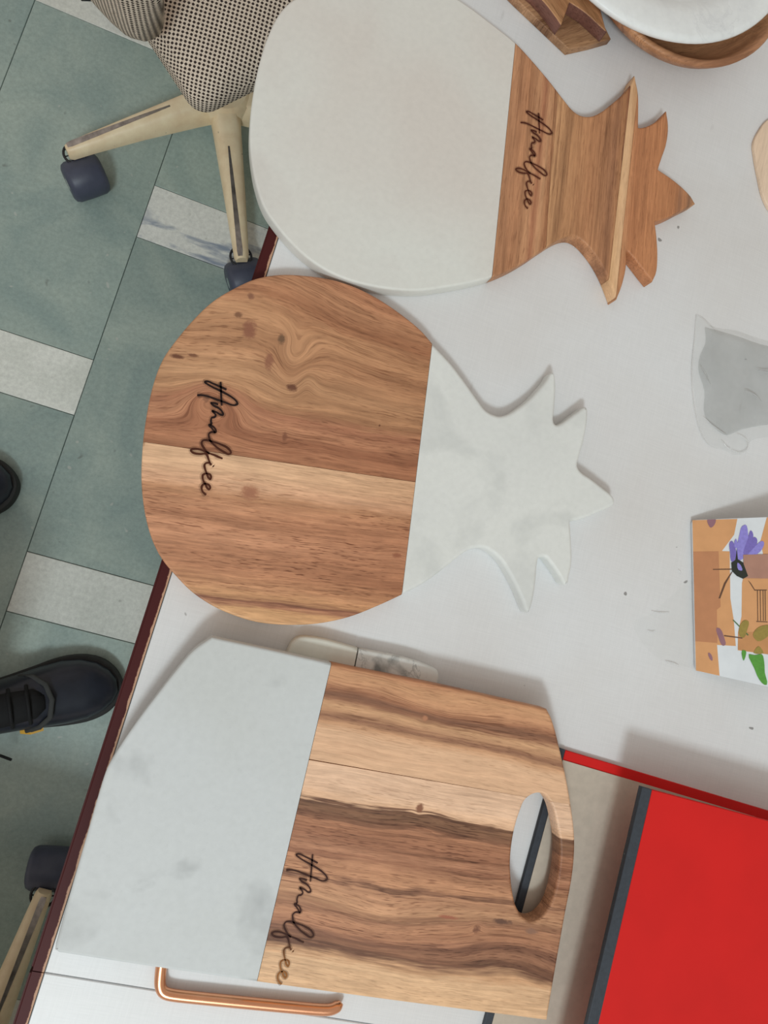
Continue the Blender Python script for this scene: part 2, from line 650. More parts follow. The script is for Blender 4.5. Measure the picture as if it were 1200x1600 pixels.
def table_paint():
    t = NT('white_table_laminate')
    co = t.coord()
    n1 = t.noise(co, 5, 3)
    c = t.mix(t.map(n1, 0.3, 0.7, 0, 1), col(206, 208, 210), col(199, 198, 197))
    st = t.n('ShaderNodeMapping'); t.l(co, st.inputs[0]); st.inputs['Scale'].default_value = (900, 40, 1); st.inputs['Rotation'].default_value = (0, 0, -0.1)
    n2 = t.noise(st.outputs[0], 1, 2)
    st2 = t.n('ShaderNodeMapping'); t.l(co, st2.inputs[0]); st2.inputs['Scale'].default_value = (40, 900, 1)
    n3 = t.noise(st2.outputs[0], 1, 2)
    k = t.map(t.math('ADD', n2, n3), 0.7, 1.3, 0.97, 1.03)
    c = t.mix(1.0, c, t.vec(k, k, k), 'MULTIPLY')
    sp = t.noise(co, 62, 1)
    c = t.mix(t.map(sp, 0.785, 0.80, 0, 0.7), c, (0.12, 0.11, 0.10, 1))
    sc = t.n('ShaderNodeMapping'); t.l(co, sc.inputs[0]); sc.inputs['Scale'].default_value = (45, 14, 1); sc.inputs['Rotation'].default_value = (0, 0, 0.6)
    n5 = t.noise(sc.outputs[0], 1, 2)
    c = t.mix(t.map(n5, 0.76, 0.80, 0, 0.22), c, (0.25, 0.24, 0.22, 1))
    t.bump(t.math('ADD', n2, n3), 0.05, 0.0004)
    return t.fin(c, 0.38, 0, 0.4)


def lipping_mat():
    t = NT('maroon_lipping')
    co = t.coord()
    x, y, z = t.sep(co)
    n = t.noise(t.vec(0.0, t.math('MULTIPLY', y, 55), 0.0), 1, 4, 0.7)
    edge = t.math('MULTIPLY_ADD', t.math('SUBTRACT', n, 0.5), -0.0050, XE + 0.0093)
    f = t.map(t.math('SUBTRACT', x, edge), -0.0003, 0.0003, 0, 1)
    c = t.mix(f, col(66, 26, 26), col(176, 140, 116))
    g = t.math('GREATER_THAN', x, XE + 0.01085)
    c = t.mix(g, c, (0.02, 0.018, 0.016, 1))
    return t.fin(c, 0.5, 0, 0.15)


m_table = table_paint()
m_lip = lipping_mat()
m_leg = plain('dark_steel', col(70, 66, 64), 0.5, var=0.1)
m_under = plain('chipboard_underside', col(150, 122, 96), 0.8)


def make_table(y0, y1, label):
    t = empty('table', (0.65, (y0 + y1) / 2, 0), 0, label, 'table', 'white tables pushed together')
    bm = bmesh.new()
    box_bm(bm, XE + 0.0114, 1.35, y0, y1, TZ - 0.026, TZ)
    es = [e for e in bm.edges if all(abs(v.co.z - TZ) < 1e-6 for v in e.verts)]
    bmesh.ops.bevel(bm, geom=es, offset=0.0006, segments=1, affect='EDGES')
    obj('table_top', bm, m_table, t)
    bm = bmesh.new()
    box_bm(bm, XE, XE + 0.0112, y0, y1, TZ - 0.027, TZ + 0.0002)
    es = [e for e in bm.edges if all(v.co.x < XE + 1e-4 for v in e.verts)]
    bmesh.ops.bevel(bm, geom=es, offset=0.002, segments=3, affect='EDGES')
    obj('edge_lipping', bm, m_lip, t)
    for x in (0.16, 1.26):
        for y in (y0 + 0.12, y1 - 0.12):
            bm = bmesh.new()
            box_bm(bm, x - .02, x + .02, y - .02, y + .02, 0, TZ - 0.026)
            bevel_all(bm, 0.003, 1)
            obj('leg', bm, m_leg, t)
    for x in (0.16, 1.26):
        bm = bmesh.new()
        box_bm(bm, x - .015, x + .015, y0 + .14, y1 - .14, TZ - 0.075, TZ - 0.027)
        obj('rail', bm, m_leg, t)
    return t


make_table(YS + 0.0004, 1.50, 'white table with maroon edge carrying the three cutting boards')
make_table(-1.55, YS - 0.0004, 'white table strip beyond the dark seam under the copper handle')

# ------------------------------------------------------------------ lettering
LET = [  # strokes traced in a frame whose unit is 1/6.958 px, origin at photo pixel (280, 570)
    [(515, 270), (450, 240), (370, 205), (300, 180), (280, 188), (325, 222), (450, 285), (560, 345), (622, 398), (632, 425), (600, 440), (500, 410), (400, 375), (300, 340), (240, 330), (195, 332)],
    [(450, 185), (455, 300), (462, 445)],
    [(425, 432), (385, 418), (345, 415), (372, 442), (430, 472), (470, 515), (476, 540), (455, 545), (410, 518), (360, 503), (382, 525), (397, 552), (380, 570), (355, 575), (345, 610), (352, 648)],
    [(352, 648), (325, 655), (355, 690), (395, 735), (398, 715), (378, 680), (340, 655)],
    [(395, 738), (350, 732), (322, 752), (325, 790), (340, 828), (400, 890), (480, 945), (540, 972), (562, 958), (535, 912), (450, 865), (370, 838), (300, 820), (258, 824), (243, 850), (268, 905), (310, 952), (390, 985), (440, 1008), (472, 1020)],
    [(330, 968), (300, 955), (250, 930), (190, 915), (140, 918), (125, 930), (150, 955), (230, 970), (285, 968), (303, 985), (318, 1025), (332, 1062)],
    [(350, 1092), (330, 1068), (290, 1070), (275, 1088), (280, 1130), (300, 1185)],
    [(300, 1185), (318, 1228), (338, 1245), (346, 1222), (332, 1192), (292, 1182), (258, 1198), (254, 1225), (262, 1260), (285, 1300)],
    [(285, 1300), (305, 1340), (325, 1355), (336, 1338), (320, 1305), (280, 1293), (248, 1315), (243, 1345), (255, 1380), (292, 1415)],
    [(366, 1099), (371, 1103), (376, 1107)],
]
ANCH0 = [(280, 185), (632, 430), (195, 330), (290, 1415), (125, 930), (555, 965)]


def burn_mat(name, fr_, to_, c0, c1):
    """burnt line, paler where the laser met paler wood (fr_..to_ world xy)"""
    t = NT(name)
    x, y, z = t.sep(t.coord())
    d = Vector(to_) - Vector(fr_)
    L = d.length; d.normalize()
    s = t.math('ADD', t.math('MULTIPLY', t.math('SUBTRACT', x, fr_[0]), d.x), t.math('MULTIPLY', t.math('SUBTRACT', y, fr_[1]), d.y))
    f = t.map(s, 0, L, 0, 1)
    return t.fin(t.mix(f, c0, c1), 0.7, 0, 0.2)


def halo_mat():
    t = NT('scorched_halo')
    t.fin((0.10, 0.055, 0.035, 1), 0.8, 0, 0.1)
    tr = t.n('ShaderNodeBsdfTransparent'); mx = t.n('ShaderNodeMixShader')
    t.l(t.map(t.noise(t.coord(), 90, 2), 0.35, 0.65, 0.05, 0.30), mx.inputs[0])
    t.l(tr.outputs[0], mx.inputs[1]); t.l(t.b.outputs[0], mx.inputs[2]); t.l(mx.outputs[0], t.out.inputs[0])
    return t.m


m_halo = halo_mat()


def lettering(anchors, zt, mat, parent, wpx, halo=False):
    if not halo: lettering(anchors, zt, m_halo, parent, wpx * 2.6, True)
    A = np.array([[a, b, 1] for a, b in ANCH0], float)
    B = np.array(anchors, float)
    X, *_ = np.linalg.lstsq(A, B, rcond=None)
    bm = bmesh.new()
    for s in LET:
        pl = catmull([tuple(p) for p in s], 5, closed=False)
        pts = []
        for a, b in pl:
            q = np.array([a, b, 1]) @ X
            pts.append(P(q[0], q[1], zt))
        w = wpx / 1790.0 / 2
        L, R = [], []
        for i, p in enumerate(pts):
            t = pts[min(i + 1, len(pts) - 1)] - pts[max(0, i - 1)]
            t.z = 0
            if t.length < 1e-9: t = Vector((1, 0, 0))
            t.normalize()
            n = Vector((-t.y, t.x, 0))
            ww = w * (0.88 + 0.12 * math.sin(i * 0.45))
            if i in (0, len(pts) - 1): ww *= 0.7
            L.append((p + n * ww, p - n * ww))
        z0, z1 = zt - 0.0002, zt + (0.00010 if halo else 0.00022)
        vr = [[bm.verts.new((a.x, a.y, z1)), bm.verts.new((b.x, b.y, z1)), bm.verts.new((b.x, b.y, z0)), bm.verts.new((a.x, a.y, z0))] for a, b in L]
        for q, r in zip(vr[:-1], vr[1:]):
            for i in range(4):
                j = (i + 1) % 4
                bm.faces.new((q[i], q[j], r[j], r[i]))
        bm.faces.new(vr[0]); bm.faces.new(vr[-1][::-1])
    return tag(obj('scorch_mark' if halo else 'engraved_lettering', bm, mat, parent), 'faint brown scorch around the handwriting' if halo else 'dark burnt handwriting reading Amalfiee')


def wpts(px, z):
    return [tuple(P(p[0], p[1], z).xy) for p in px]


def grain_frame(a, b, z):
    """origin and unit axes of the grain: along a->b, across = image-down side"""
    p0, p1 = P(*a, z), P(*b, z)
    gu = (p1 - p0).normalized()
    gv = Vector((gu.y, -gu.x, 0))
    return p0, gu, gv


def guv(fr, px, py, z):
    d = P(px, py, z) - fr[0]
    return d.dot(fr[1]), d.dot(fr[2])


DK = lambda r, g, b: col(r, g, b)

# ------------------------------------------------------------------ board 1: marble pineapple with wooden crown
T1 = 0.0168
Z1 = TZ + T1
b1 = [(806, 66), (770, 37), (730, 7), (690, -17), (645, -34), (595, -42), (545, -38), (500, -22), (470, -8), (450, 5), (434, 24), (417, 60), (404, 103), (396, 143), (391, 183), (390, 218), (392, 245), (399, 285), (412, 323), (432, 353), (455, 380), (480, 403), (510, 423), (545, 438), (585, 448), (620, 453), (655, 454), (695, 449), (733, 442), (769, 433),
      (800, 420), (826, 405), (851, 388), (870, 376), (884, 370), (897, 369), (909, 375), (926, 393), (940, 414), (951, 436), (960, 459), (963.5, 468, 1),
      (969, 456), (974.5, 439), (979, 417), (979.5, 390, 1), (994, 407), (1011, 429), (1020, 440, 1), (1026, 427), (1028.5, 402), (1027, 370), (1024, 346, 1),
      (1045, 339), (1069, 327), (1087, 318, 1), (1080, 306), (1067, 292.5), (1048, 277), (1029, 264.5, 1), (1035, 246), (1041.5, 227), (1045, 203), (1044, 185), (1041, 173, 1),
      (1034, 182), (1021, 192), (1007, 198), (998, 199, 1), (998.5, 173), (997.5, 142), (991.5, 117.5, 1), (985, 133), (973, 147), (957, 161), (940, 174), (924, 181), (909, 180), (897, 173), (884, 158), (860, 127), (833, 95)]
board1 = empty('cutting_board', P(700, 250, TZ), 0, 'pineapple cutting board of white marble with a wooden leaf crown', 'cutting board', 'pineapple and handled cutting boards')
solid = slab_bm(wpts(catmull(b1, 5), Z1), TZ + 0.0002, Z1, r=0.0022, rb=0.0015)
J = (P(806, 60, Z1), P(768, 440, Z1))
m_mar1 = marble('warm_white_marble', col(204, 205, 200), col(188, 182, 177), (0.3, 0.1, 0), 0.6, 10, blot=col(198, 190, 183), speck=0.12)
m_bm = cut_bm(solid, [line_plane(*J, P(600, 250, Z1))])
obj('marble_body', m_bm, m_mar1, board1, smooth='keep')
fr1 = grain_frame((806, 66), (769, 436), Z1)   # grain runs along the joint
fr1 = (fr1[0], fr1[1], -fr1[2])                # across = away from the marble
J2 = (P(868, 130, Z1), P(853, 390, Z1))
J3 = (P(986, 130, Z1), P(951, 440, Z1))
J4 = (P(996, 150, Z1), P(962, 470, Z1))
kp = lambda x, y: P(x, y, Z1)
sec = [
    ('wood_plank', [(J, kp(830, 250)), (J2, kp(830, 250))],
     [(0, col(178, 130, 96)), (.35, col(172, 122, 88)), (.6, col(184, 136, 100)), (.72, col(166, 112, 82)), (.85, col(196, 148, 110)), (1, col(176, 122, 86))], 0.0, 0.050, 3.1, 0.9),
    ('wood_plank', [(J2, kp(900, 250)), (J3, kp(900, 250))],
     [(0, col(150, 100, 70)), (.04, col(192, 146, 106)), (.3, col(180, 132, 94)), (.55, col(172, 122, 86)), (.72, col(178, 128, 92)), (.86, col(156, 110, 80)), (.95, col(178, 128, 90)), (1, col(142, 92, 66))], 0.047, 0.129, 7.7, 1.0),
    ('pale_wood_strip', [(J3, kp(978, 250)), (J4, kp(978, 250))],
     [(0, col(206, 164, 122)), (.5, col(214, 174, 134)), (1, col(190, 144, 104))], 0.123, 0.139, 1.7, 0.5),
    ('wood_plank', [(J4, kp(1030, 250))],
     [(0, col(186, 134, 96)), (.1, col(180, 122, 84)), (.5, col(186, 128, 88)), (.7, col(176, 120, 82)), (.78, col(150, 106, 78)), (.84, col(184, 130, 92)), (.92, col(140, 104, 80)), (1, col(186, 136, 96))], 0.133, 0.213, 5.2, 0.55),
]
for nm, pls, bands, v0, v1, sd, stk in sec:
    o = obj(nm, cut_bm(solid, [line_plane(l[0], l[1], k) for l, k in pls]),
            wood('crown_wood_%.1f' % sd, bands, v0, v1, warp=0.0016, seed=sd, streak=stk, fiber=0.5, pores=0.5, lines=0.7 * stk), board1, smooth='keep')
    set_grain(o, *fr1)
solid.free()
lettering([(822.8, 174.3), (862, 208), (812.7, 192), (824.5, 326), (806, 264), (853.6, 274.7)], Z1,
          burn_mat('burnt_line_a', P(820, 180, Z1).xy, P(820, 330, Z1).xy, col(70, 32, 22), col(84, 42, 26)), board1, 2.9)

# ------------------------------------------------------------------ board 2: wooden pineapple with marble crown
Z2 = TZ + 0.0168
b2 = [(675.5, 536, 1), (658, 516), (625, 489), (588, 464.5), (554, 447.5), (517, 436), (475, 430), (437.5, 428.7), (400, 435), (367, 449.5), (333, 470), (304, 497), (276, 530), (255, 560), (240, 598), (227, 660), (221.7, 710), (221, 756), (227, 806), (239, 847), (254, 875), (275, 900), (300, 925), (333, 947), (367, 962), (404, 972.5), (450, 976.5), (496, 974.5), (546, 964), (592, 946), (629, 929, 1),
      (665, 910), (700, 884), (720, 868), (734, 859), (748, 856), (759, 857.5), (770, 864), (783, 876), (794, 893), (804.5, 912.5), (815, 936), (822, 953), (825.5, 957.5), (829, 953), (834, 936), (838, 910), (840, 885), (842, 872, 1), (851, 870.5), (861, 881), (874, 899.5), (884, 914), (887, 913.5), (890, 902), (894.4, 880), (894, 847.5), (891.6, 815, 1),
      (911, 810.5), (932, 802), (952, 793.5), (961, 787), (959.5, 777), (943, 762), (922, 746), (909, 737), (903.5, 728), (906, 714), (912, 693), (917.5, 667), (919.3, 647), (918, 637), (914.5, 635), (903, 642.5), (888, 653.5), (877, 661), (870, 663), (866.5, 659), (867.5, 640), (869, 615), (869, 597), (867, 585), (863.5, 581), (855, 593), (843, 607), (828, 623), (810, 637), (794, 646.5), (781, 649.5), (770, 646.5), (759.5, 640), (747.5, 624.5), (725, 593), (704, 566)]
board2 = empty('cutting_board', P(560, 740, TZ), 0, 'pineapple cutting board of knotty brown wood with a white marble leaf crown', 'cutting board', 'pineapple and handled cutting boards')
solid = slab_bm(wpts(catmull(b2, 5), Z2), TZ + 0.0002, Z2, r=0.0018, rb=0.0015)
J = (P(675.5, 536, Z2), P(628, 929, Z2))
m_mar2 = marble('mottled_white_marble', col(206, 208, 205), col(176, 179, 177), (1.7, 0.4, 0), 0.75, 16, blot=col(198, 200, 198), speck=0.1)
crown = slab_bm(wpts(catmull(b2, 5), Z2), TZ + 0.0002, Z2, r=0.0034, rb=0.0015, seg=4)
obj('marble_crown', cut_bm(crown, [line_plane(*J, P(760, 740, Z2))]), m_mar2, board2, smooth='keep')
crown.free()
fr2 = grain_frame((222, 690), (648, 753), Z2)
K = lambda px, py, su, sv, sp, ring, core, cc: (*guv(fr2, px, py, Z2), su, sv, sp, ring, core, cc)
JP = (P(222, 690, Z2), P(648, 753, Z2))
vtop = guv(fr2, 450, 430, Z2)[1]
dkn = col(92, 62, 50)
kn_up = [
    K(460, 562, .016, .027, 0.0, -.020, 0.0, dkn),
    K(440, 530, .007, .010, 0.0, .006, .25, col(104, 78, 58)),
    K(478, 596, .010, .013, 0.2, .012, 0.0, dkn),
    K(456, 606, .006, .0045, 0.0, 0.0, .7, col(98, 60, 44)),
    K(335, 628, .026, .018, 0.0, .026, 0.0, dkn),
    K(322, 622, .010, .012, 0.0, .010, .10, col(122, 84, 64)),
    K(390, 515, .012, .016, 0.0, 0.0, .30, col(134, 88, 68)),
    K(372, 492, .006, .004, 0.0, 0.0, .45, col(120, 84, 62)),
    K(392, 463, .004, .004, 0.0, 0.0, .6, col(128, 88, 68)),
    K(420, 565, .008, .014, 0.0, 0.0, .30, col(138, 92, 70)),
    K(277, 557, .008, .0025, 0.0, 0.0, .7, col(96, 58, 42)),
    K(302, 555, .006, .002, 0.0, 0.0, .6, col(112, 74, 54)),
    K(445, 682, .0035, .007, .4, 0.0, .45, col(120, 76, 56)),
    K(593, 665, .0012, .0012, 0.0, 0.0, .9, col(82, 46, 32)),
    K(410, 425, .10, .075, 0.0, .034, 0.0, dkn),
]
up = [(0, col(164, 112, 82)), (.1, col(178, 126, 94)), (.2, col(186, 138, 104)), (.3, col(170, 120, 88)), (.36, col(188, 142, 106)), (.5, col(178, 132, 98)), (.62, col(190, 146, 110)), (.72, col(188, 142, 106)), (.78, col(170, 118, 90)), (.84, col(186, 134, 102)), (.90, col(160, 108, 80)), (.95, col(182, 128, 96)), (1, col(152, 104, 76))]
pl_up = wood('knotty_wood', up, vtop, 0.0, kn_up, warp=0.007, seed=2.0, streak=0.75, fiber=0.6, lines=0.9, wf=(7, 16),
             utone=((0.05, (1.03, 1.03, 1.03, 1)), (0.24, (0.86, 0.80, 0.76, 1))))
o = obj('wood_plank', cut_bm(solid, [line_plane(*J, P(400, 700, Z2)), line_plane(*JP, P(450, 600, Z2))]), pl_up, board2, smooth='keep')
set_grain(o, *fr2)
vbot = guv(fr2, 450, 976, Z2)[1]
kn_lo = [
    K(390, 770, .008, .0065, .5, 0.0, .28, col(96, 72, 66)),
    K(390, 770, .012, .010, 0.0, 0.0, .5, col(158, 108, 82)),
    K(620, 868, .010, .006, 0.0, 0.002, .2, col(140, 88, 64)),
]
lo_ = [(0, col(214, 175, 140)), (.10, col(213, 173, 138)), (.20, col(210, 165, 132)), (.26, col(184, 136, 102)), (.30, col(194, 142, 108)), (.38, col(182, 130, 98)), (.5, col(188, 136, 104)), (.6, col(182, 130, 98)), (.7, col(178, 126, 94)), (.8, col(190, 140, 104)), (.86, col(196, 148, 108)), (.885, col(128, 84, 66)), (.91, col(176, 126, 96)), (.94, col(206, 160, 116)), (1, col(210, 164, 120))]
pl_lo = wood('streaky_wood', lo_, 0.0, vbot, kn_lo, warp=0.004, seed=9.0, streak=0.7, fiber=0.75, pores=1.0, lines=0.35, wf=(6, 12),
             utone=((0.08, (1.02, 1.02, 1.02, 1)), (0.24, (0.90, 0.84, 0.80, 1))))
o = obj('wood_plank', cut_bm(solid, [line_plane(*J, P(400, 700, Z2)), line_plane(*JP, P(450, 850, Z2))]), pl_lo, board2, smooth='keep')
set_grain(o, *fr2)
solid.free()
lettering([(320.2, 596.6), (370.8, 631.8), (308, 617.4), (321.7, 773.4), (298, 703.7), (359.8, 708.7)], Z2,
          burn_mat('burnt_line_b', P(330, 660, Z2).xy, P(325, 710, Z2).xy, col(34, 20, 18), col(72, 36, 22)), board2, 3.5)

# ------------------------------------------------------------------ board 3: rectangular board with hand hole, resting on a marble tray
TB = 0.0142                     # height of its underside above the table
Z3B = TZ + TB
Z3 = Z3B + 0.0168
b3 = [(331, 995, 1), (420, 1014), (518, 1036), (690, 1071), (855, 1108, 1), (862, 1122), (876, 1173), (891.5, 1250), (898.5, 1310), (896, 1361), (882, 1439), (866, 1530), (855, 1595, 1),
      (620, 1565), (401, 1535), (240, 1512), (92, 1489.5, 1), (85.5, 1485, 1), (86.5, 1476, 1), (112, 1386), (135, 1307), (154, 1241), (168, 1199), (188, 1165), (219, 1120), (247, 1083), (275, 1047), (303, 1015)]
hole = [(843, 1239.5), (832.5, 1241.5), (820.5, 1251), (813, 1268), (805.5, 1292), (800, 1322), (798, 1347), (799, 1373), (802, 1397), (807, 1416.5), (816, 1431.5), (828, 1439.5), (840, 1437.5), (852, 1427), (861, 1412), (868.5, 1388), (873, 1362.5), (875.4, 1337), (874.5, 1310), (870, 1286), (864, 1262), (857, 1249), (850.5, 1242)]
board3 = empty('cutting_board', P(480, 1290, TZ), 0, 'rectangular cutting board of white marble and striped wood with an oval hand hole', 'cutting board', 'pineapple and handled cutting boards')
solid = slab_bm(wpts(catmull(b3, 5), Z3), Z3B, Z3, r=0.0024, rb=0.0015, holes=[wpts(catmull(hole, 4), Z3)], seg=3)
J = (P(518, 1036, Z3), P(401, 1536, Z3))
m_mar3 = marble('grey_flecked_marble', col(190, 194, 195), col(144, 147, 148), (4.2, 2.9, 0), 0.85, 13, blot=col(184, 187, 185), speck=0.06, thresh=(0.60, 0.80))
obj('marble_panel', cut_bm(solid, [line_plane(*J, P(300, 1300, Z3))]), m_mar3, board3, smooth='keep')
fr3 = grain_frame((485, 1187), (890, 1257), Z3)
K = lambda px, py, su, sv, sp, ring, core, cc: (*guv(fr3, px, py, Z3), su, sv, sp, ring, core, cc)
JP = (P(485, 1187, Z3), P(890, 1257, Z3))
vt = guv(fr3, 600, 1053, Z3)[1]
kn_a = [
    K(664, 1122, .006, .005, .6, 0.0, .22, col(170, 118, 88)),
    K(690, 1110, .05, .012, 0.0, -.006, 0.0, dkn),
]
pa = [(0, col(176, 122, 90)), (.10, col(198, 150, 112)), (.2, col(194, 144, 108)), (.27, col(168, 118, 88)), (.32, col(124, 86, 66)), (.38, col(150, 106, 80)), (.44, col(200, 156, 118)), (.52, col(176, 132, 100)), (.56, col(146, 104, 80)), (.62, col(196, 150, 114)), (.70, col(213, 173, 139)), (.85, col(215, 174, 140)), (1, col(213, 173, 139))]
ma = wood('striped_wood_upper', pa, vt, 0.0, kn_a, warp=0.008, seed=4.0, streak=0.55, fiber=0.5, lines=1.0, wf=(6, 10))
keepw = P(650, 1300, Z3)
o = obj('wood_plank', cut_bm(solid, [line_plane(*J, keepw, 0.0002), line_plane(P(485, 1186.2, Z3), JP[1], P(650, 1120, Z3), 0.0)]), ma, board3, smooth='keep')
set_grain(o, *fr3)
vb = guv(fr3, 640, 1520, Z3)[1]
vb2 = guv(fr3, 640, 1574, Z3)[1]
kn_b = [
    K(656, 1262, .0050, .0058, .5, 0.0, .55, col(122, 76, 54)),
    K(662, 1270, .030, .012, 0.0, .004, 0.0, dkn),
    K(745, 1452, .0058, .0050, .6, .004, .45, col(112, 72, 54)),
    K(785, 1440, .013, .003, 0.0, 0.0, .6, col(92, 64, 52)),
    K(700, 1433, .014, .0022, 0.0, 0.0, .5, col(150, 90, 68)),
    K(830, 1455, .012, .005, 0.0, 0.0, .3, col(132, 98, 80)),
    K(600, 1430, .045, .020, 0.0, -.010, 0.0, dkn),
    K(800, 1480, .05, .022, 0.0, .012, 0.0, dkn),
    K(540, 1210, .05, .02, 0.0, .004, 0.0, dkn),
    K(400, 1500, .13, .05, 0.0, .008, 0.0, dkn),
]
pb = [(0, col(221, 184, 154)), (.13, col(221, 184, 154)), (.185, col(215, 174, 140)), (.20, col(110, 76, 58)), (.225, col(142, 104, 78)), (.27, col(124, 84, 62)), (.29, col(168, 118, 88)), (.36, col(160, 110, 82)), (.42, col(176, 126, 96)), (.45, col(150, 102, 76)), (.48, col(180, 130, 98)), (.56, col(184, 134, 100)), (.585, col(120, 82, 62)), (.60, col(182, 134, 102)), (.68, col(186, 140, 106)), (.74, col(150, 106, 80)), (.78, col(180, 130, 98)), (.85, col(172, 122, 92)), (.89, col(124, 84, 64)), (.93, col(150, 106, 80)), (.965, col(110, 74, 56)), (1, col(176, 128, 94))]
pb = [(p_ * vb / vb2, c_) for p_, c_ in pb[:-1]] + [(vb / vb2 * 1.01, col(200, 156, 118)), (vb / vb2 * 1.035, col(213, 174, 136)), (1, col(213, 173, 134))]
mb = wood('striped_wood_lower', pb, 0.0, vb2, kn_b, warp=0.0055, seed=6.5, streak=0.85, fiber=0.65, pores=0.9, lines=0.8, wf=(5, 11))
o = obj('wood_plank', cut_bm(solid, [line_plane(*J, keepw, 0.0002), line_plane(P(485, 1187.8, Z3), JP[1], P(650, 1400, Z3), 0.0)]), mb, board3, smooth='keep')
set_grain(o, *fr3)
solid.free()
lettering([(462.3, 1335), (510.8, 1374), (447.5, 1359.7), (438.9, 1538), (424.8, 1457.7), (488.9, 1463.9)], Z3,
          burn_mat('burnt_line_c', P(450, 1470, Z3).xy, P(445, 1510, Z3).xy, col(58, 34, 28), col(140, 92, 50)), board3, 2.7)

# ------------------------------------------------------------------ marble tray with copper handle, under board 3
ZT = TZ + 0.0138
tray = empty('marble_tray', P(470, 1270, TZ), 0, 'two-piece marble tray with a copper handle, half hidden under the rectangular board', 'tray')
tp = [(452, 1012), (457, 1003), (466, 996), (479, 994), (560, 1012), (678, 1043), (685, 1049), (686, 1060), (600, 1330), (560, 1490), (545, 1515), (520, 1518), (400, 1502), (300, 1484), (287, 1470), (292, 1450), (372, 1230)]
solid = slab_bm(wpts(catmull(tp, 5), ZT), TZ + 0.0002, ZT, r=0.0030, rb=0.001)
JT = (P(560.5, 1010, ZT), P(415, 1510, ZT))
JT = (JT[0], P(535, 1140, ZT))
m_tr1 = marble('tray_marble_pale', col(196, 194, 184), col(170, 170, 162), (6.1, 0, 0), 0.5, 12)
m_tr2 = marble('tray_marble_veined', col(198, 198, 194), col(104, 108, 108), (3.35, 1.2, 0), 0.85, 34, veins=0.5, thresh=(0.50, 0.66))
obj('marble_slab', cut_bm(solid, [line_plane(*JT, P(450, 1250, ZT), 0.0006)]), m_tr1, tray, smooth='keep')
obj('veined_marble_slab', cut_bm(solid, [line_plane(*JT, P(640, 1250, ZT), 0.0006)]), m_tr2, tray, smooth='keep')
solid.free()
t = NT('copper'); nz = t.noise(t.coord(), 90, 2)
m_cop = t.fin(t.mix(nz, (0.90, 0.46, 0.27, 1), (0.82, 0.39, 0.22, 1)), 0.24, 1.0)
zh = TZ + 0.0062
hp = [(266, 1455, 0), (253, 1500, 0), (250, 1528, 0), (250, 1540, 0), (253.5, 1549, 0), (262, 1554, 0), (290, 1557.5, 0), (400, 1568.5, 0), (500, 1578, 0), (517, 1578, 0), (528, 1572.5, -.0012), (533, 1566, -.0022)]
path = []
for i, (x, y, dz) in enumerate(hp):
    path.append(P(x, y, zh + dz))
fine = []
for i in range(len(path) - 1):
    for k in range(3): fine.append(path[i].lerp(path[i + 1], k / 3))
fine.append(path[-1])
for _ in range(2):
    fine = [fine[0]] + [(fine[i - 1] + fine[i] * 2 + fine[i + 1]) / 4 for i in range(1, len(fine) - 1)] + [fine[-1]]
nF = len(fine)
rad = [0.0046 if i < nF - 3 else 0.0046 - 0.0007 * (i - nF + 4) for i in range(nF)]
obj('copper_handle', tube_bm(fine, rad, 14), m_cop, tray, smooth='all')

# ------------------------------------------------------------------ notebooks and kraft sheet
m_red = plain('red_book_cloth', col(194, 30, 28), 0.55, var=0.05, scale=14, spec=0.2)
m_blk = plain('black_book_cloth', col(46, 52, 60), 0.6, var=0.15, scale=300, bump=0.1)
m_page = plain('page_block', col(206, 200, 186), 0.8)
m_kraft = plain('grey_kraft_paper', col(176, 166, 152), 0.85, var=0.06, scale=120)


def notebook(c, z, thick, label, wid_px, len_px, strip, group='red notebooks'):
    """c: corner pixel, spine runs image-down along sp; red cover, black cloth spine"""
    a = P(*c[0], z + thick); b = P(*c[1], z + thick); d = P(*c[2], z + thick)
    sp = (b - a).normalized(); wd = (d - a); wd = (wd - sp * wd.dot(sp)).normalized()
    t = empty('notebook', (a.x, a.y, z), 0, label, 'notebook', group)

    def quad(s0, s1, w0, w1, z0, z1, name, mat, r=0.0006):
        pl = [tuple((a + sp * s + wd * w).xy) for s, w in ((s0, w0), (s1, w0), (s1, w1), (s0, w1))]
        obj(name, slab_bm(pl, z0, z1, r=r, seg=2), mat, t, smooth='keep')
    ct = min(0.0016, thick * 0.34)
    quad(0, len_px, strip * 0.92, wid_px, z, z + ct, 'back_cover', m_red)
    quad(0, len_px, strip, wid_px, z + thick - ct, z + thick, 'front_cover', m_red)
    quad(0.003, len_px - 0.003, strip * 0.5, wid_px - 0.003, z + ct, z + thick - ct, 'page_block', m_page, 0.0002)
    quad(-0.0003, len_px + 0.0003, 0, strip, z + 0.0001, z + thick + 0.0003, 'spine_cloth', m_blk, 0.0005)
    return t, a, sp, wd


n1, na, nsp, nwd = notebook([(873, 1169), (760, 1588), (1200, 1268)], TZ + 0.0003, 0.0042, 'red notebook lying flat under the kraft sheet, black spine below the hand hole', 0.26, 0.30, 0.0072)
zk = TZ + 0.00495
kf = [na + nsp * 0.0092 + nwd * 0.0068, na + nsp * 0.296 + nwd * 0.0068, na + nsp * 0.296 + nwd * 0.255, na + nsp * 0.0092 + nwd * 0.255]
tag(obj('kraft_sheet', slab_bm([tuple(p.xy) for p in kf], zk, zk + 0.0006, r=0.0002, seg=1), m_kraft), 'grey-brown kraft sheet laid over the lower notebook', 'paper')
ZN = TZ + 0.050
notebook([(1003, 1230), (918, 1598), (1200, 1284)], ZN, 0.0052, 'bright red notebook with a black cloth spine, raised over the kraft sheet', 0.25, 0.28, 0.0105)
cc = P(1150, 1420, ZN)
bm = bmesh.new()
ang = math.atan2(nsp.y, nsp.x)
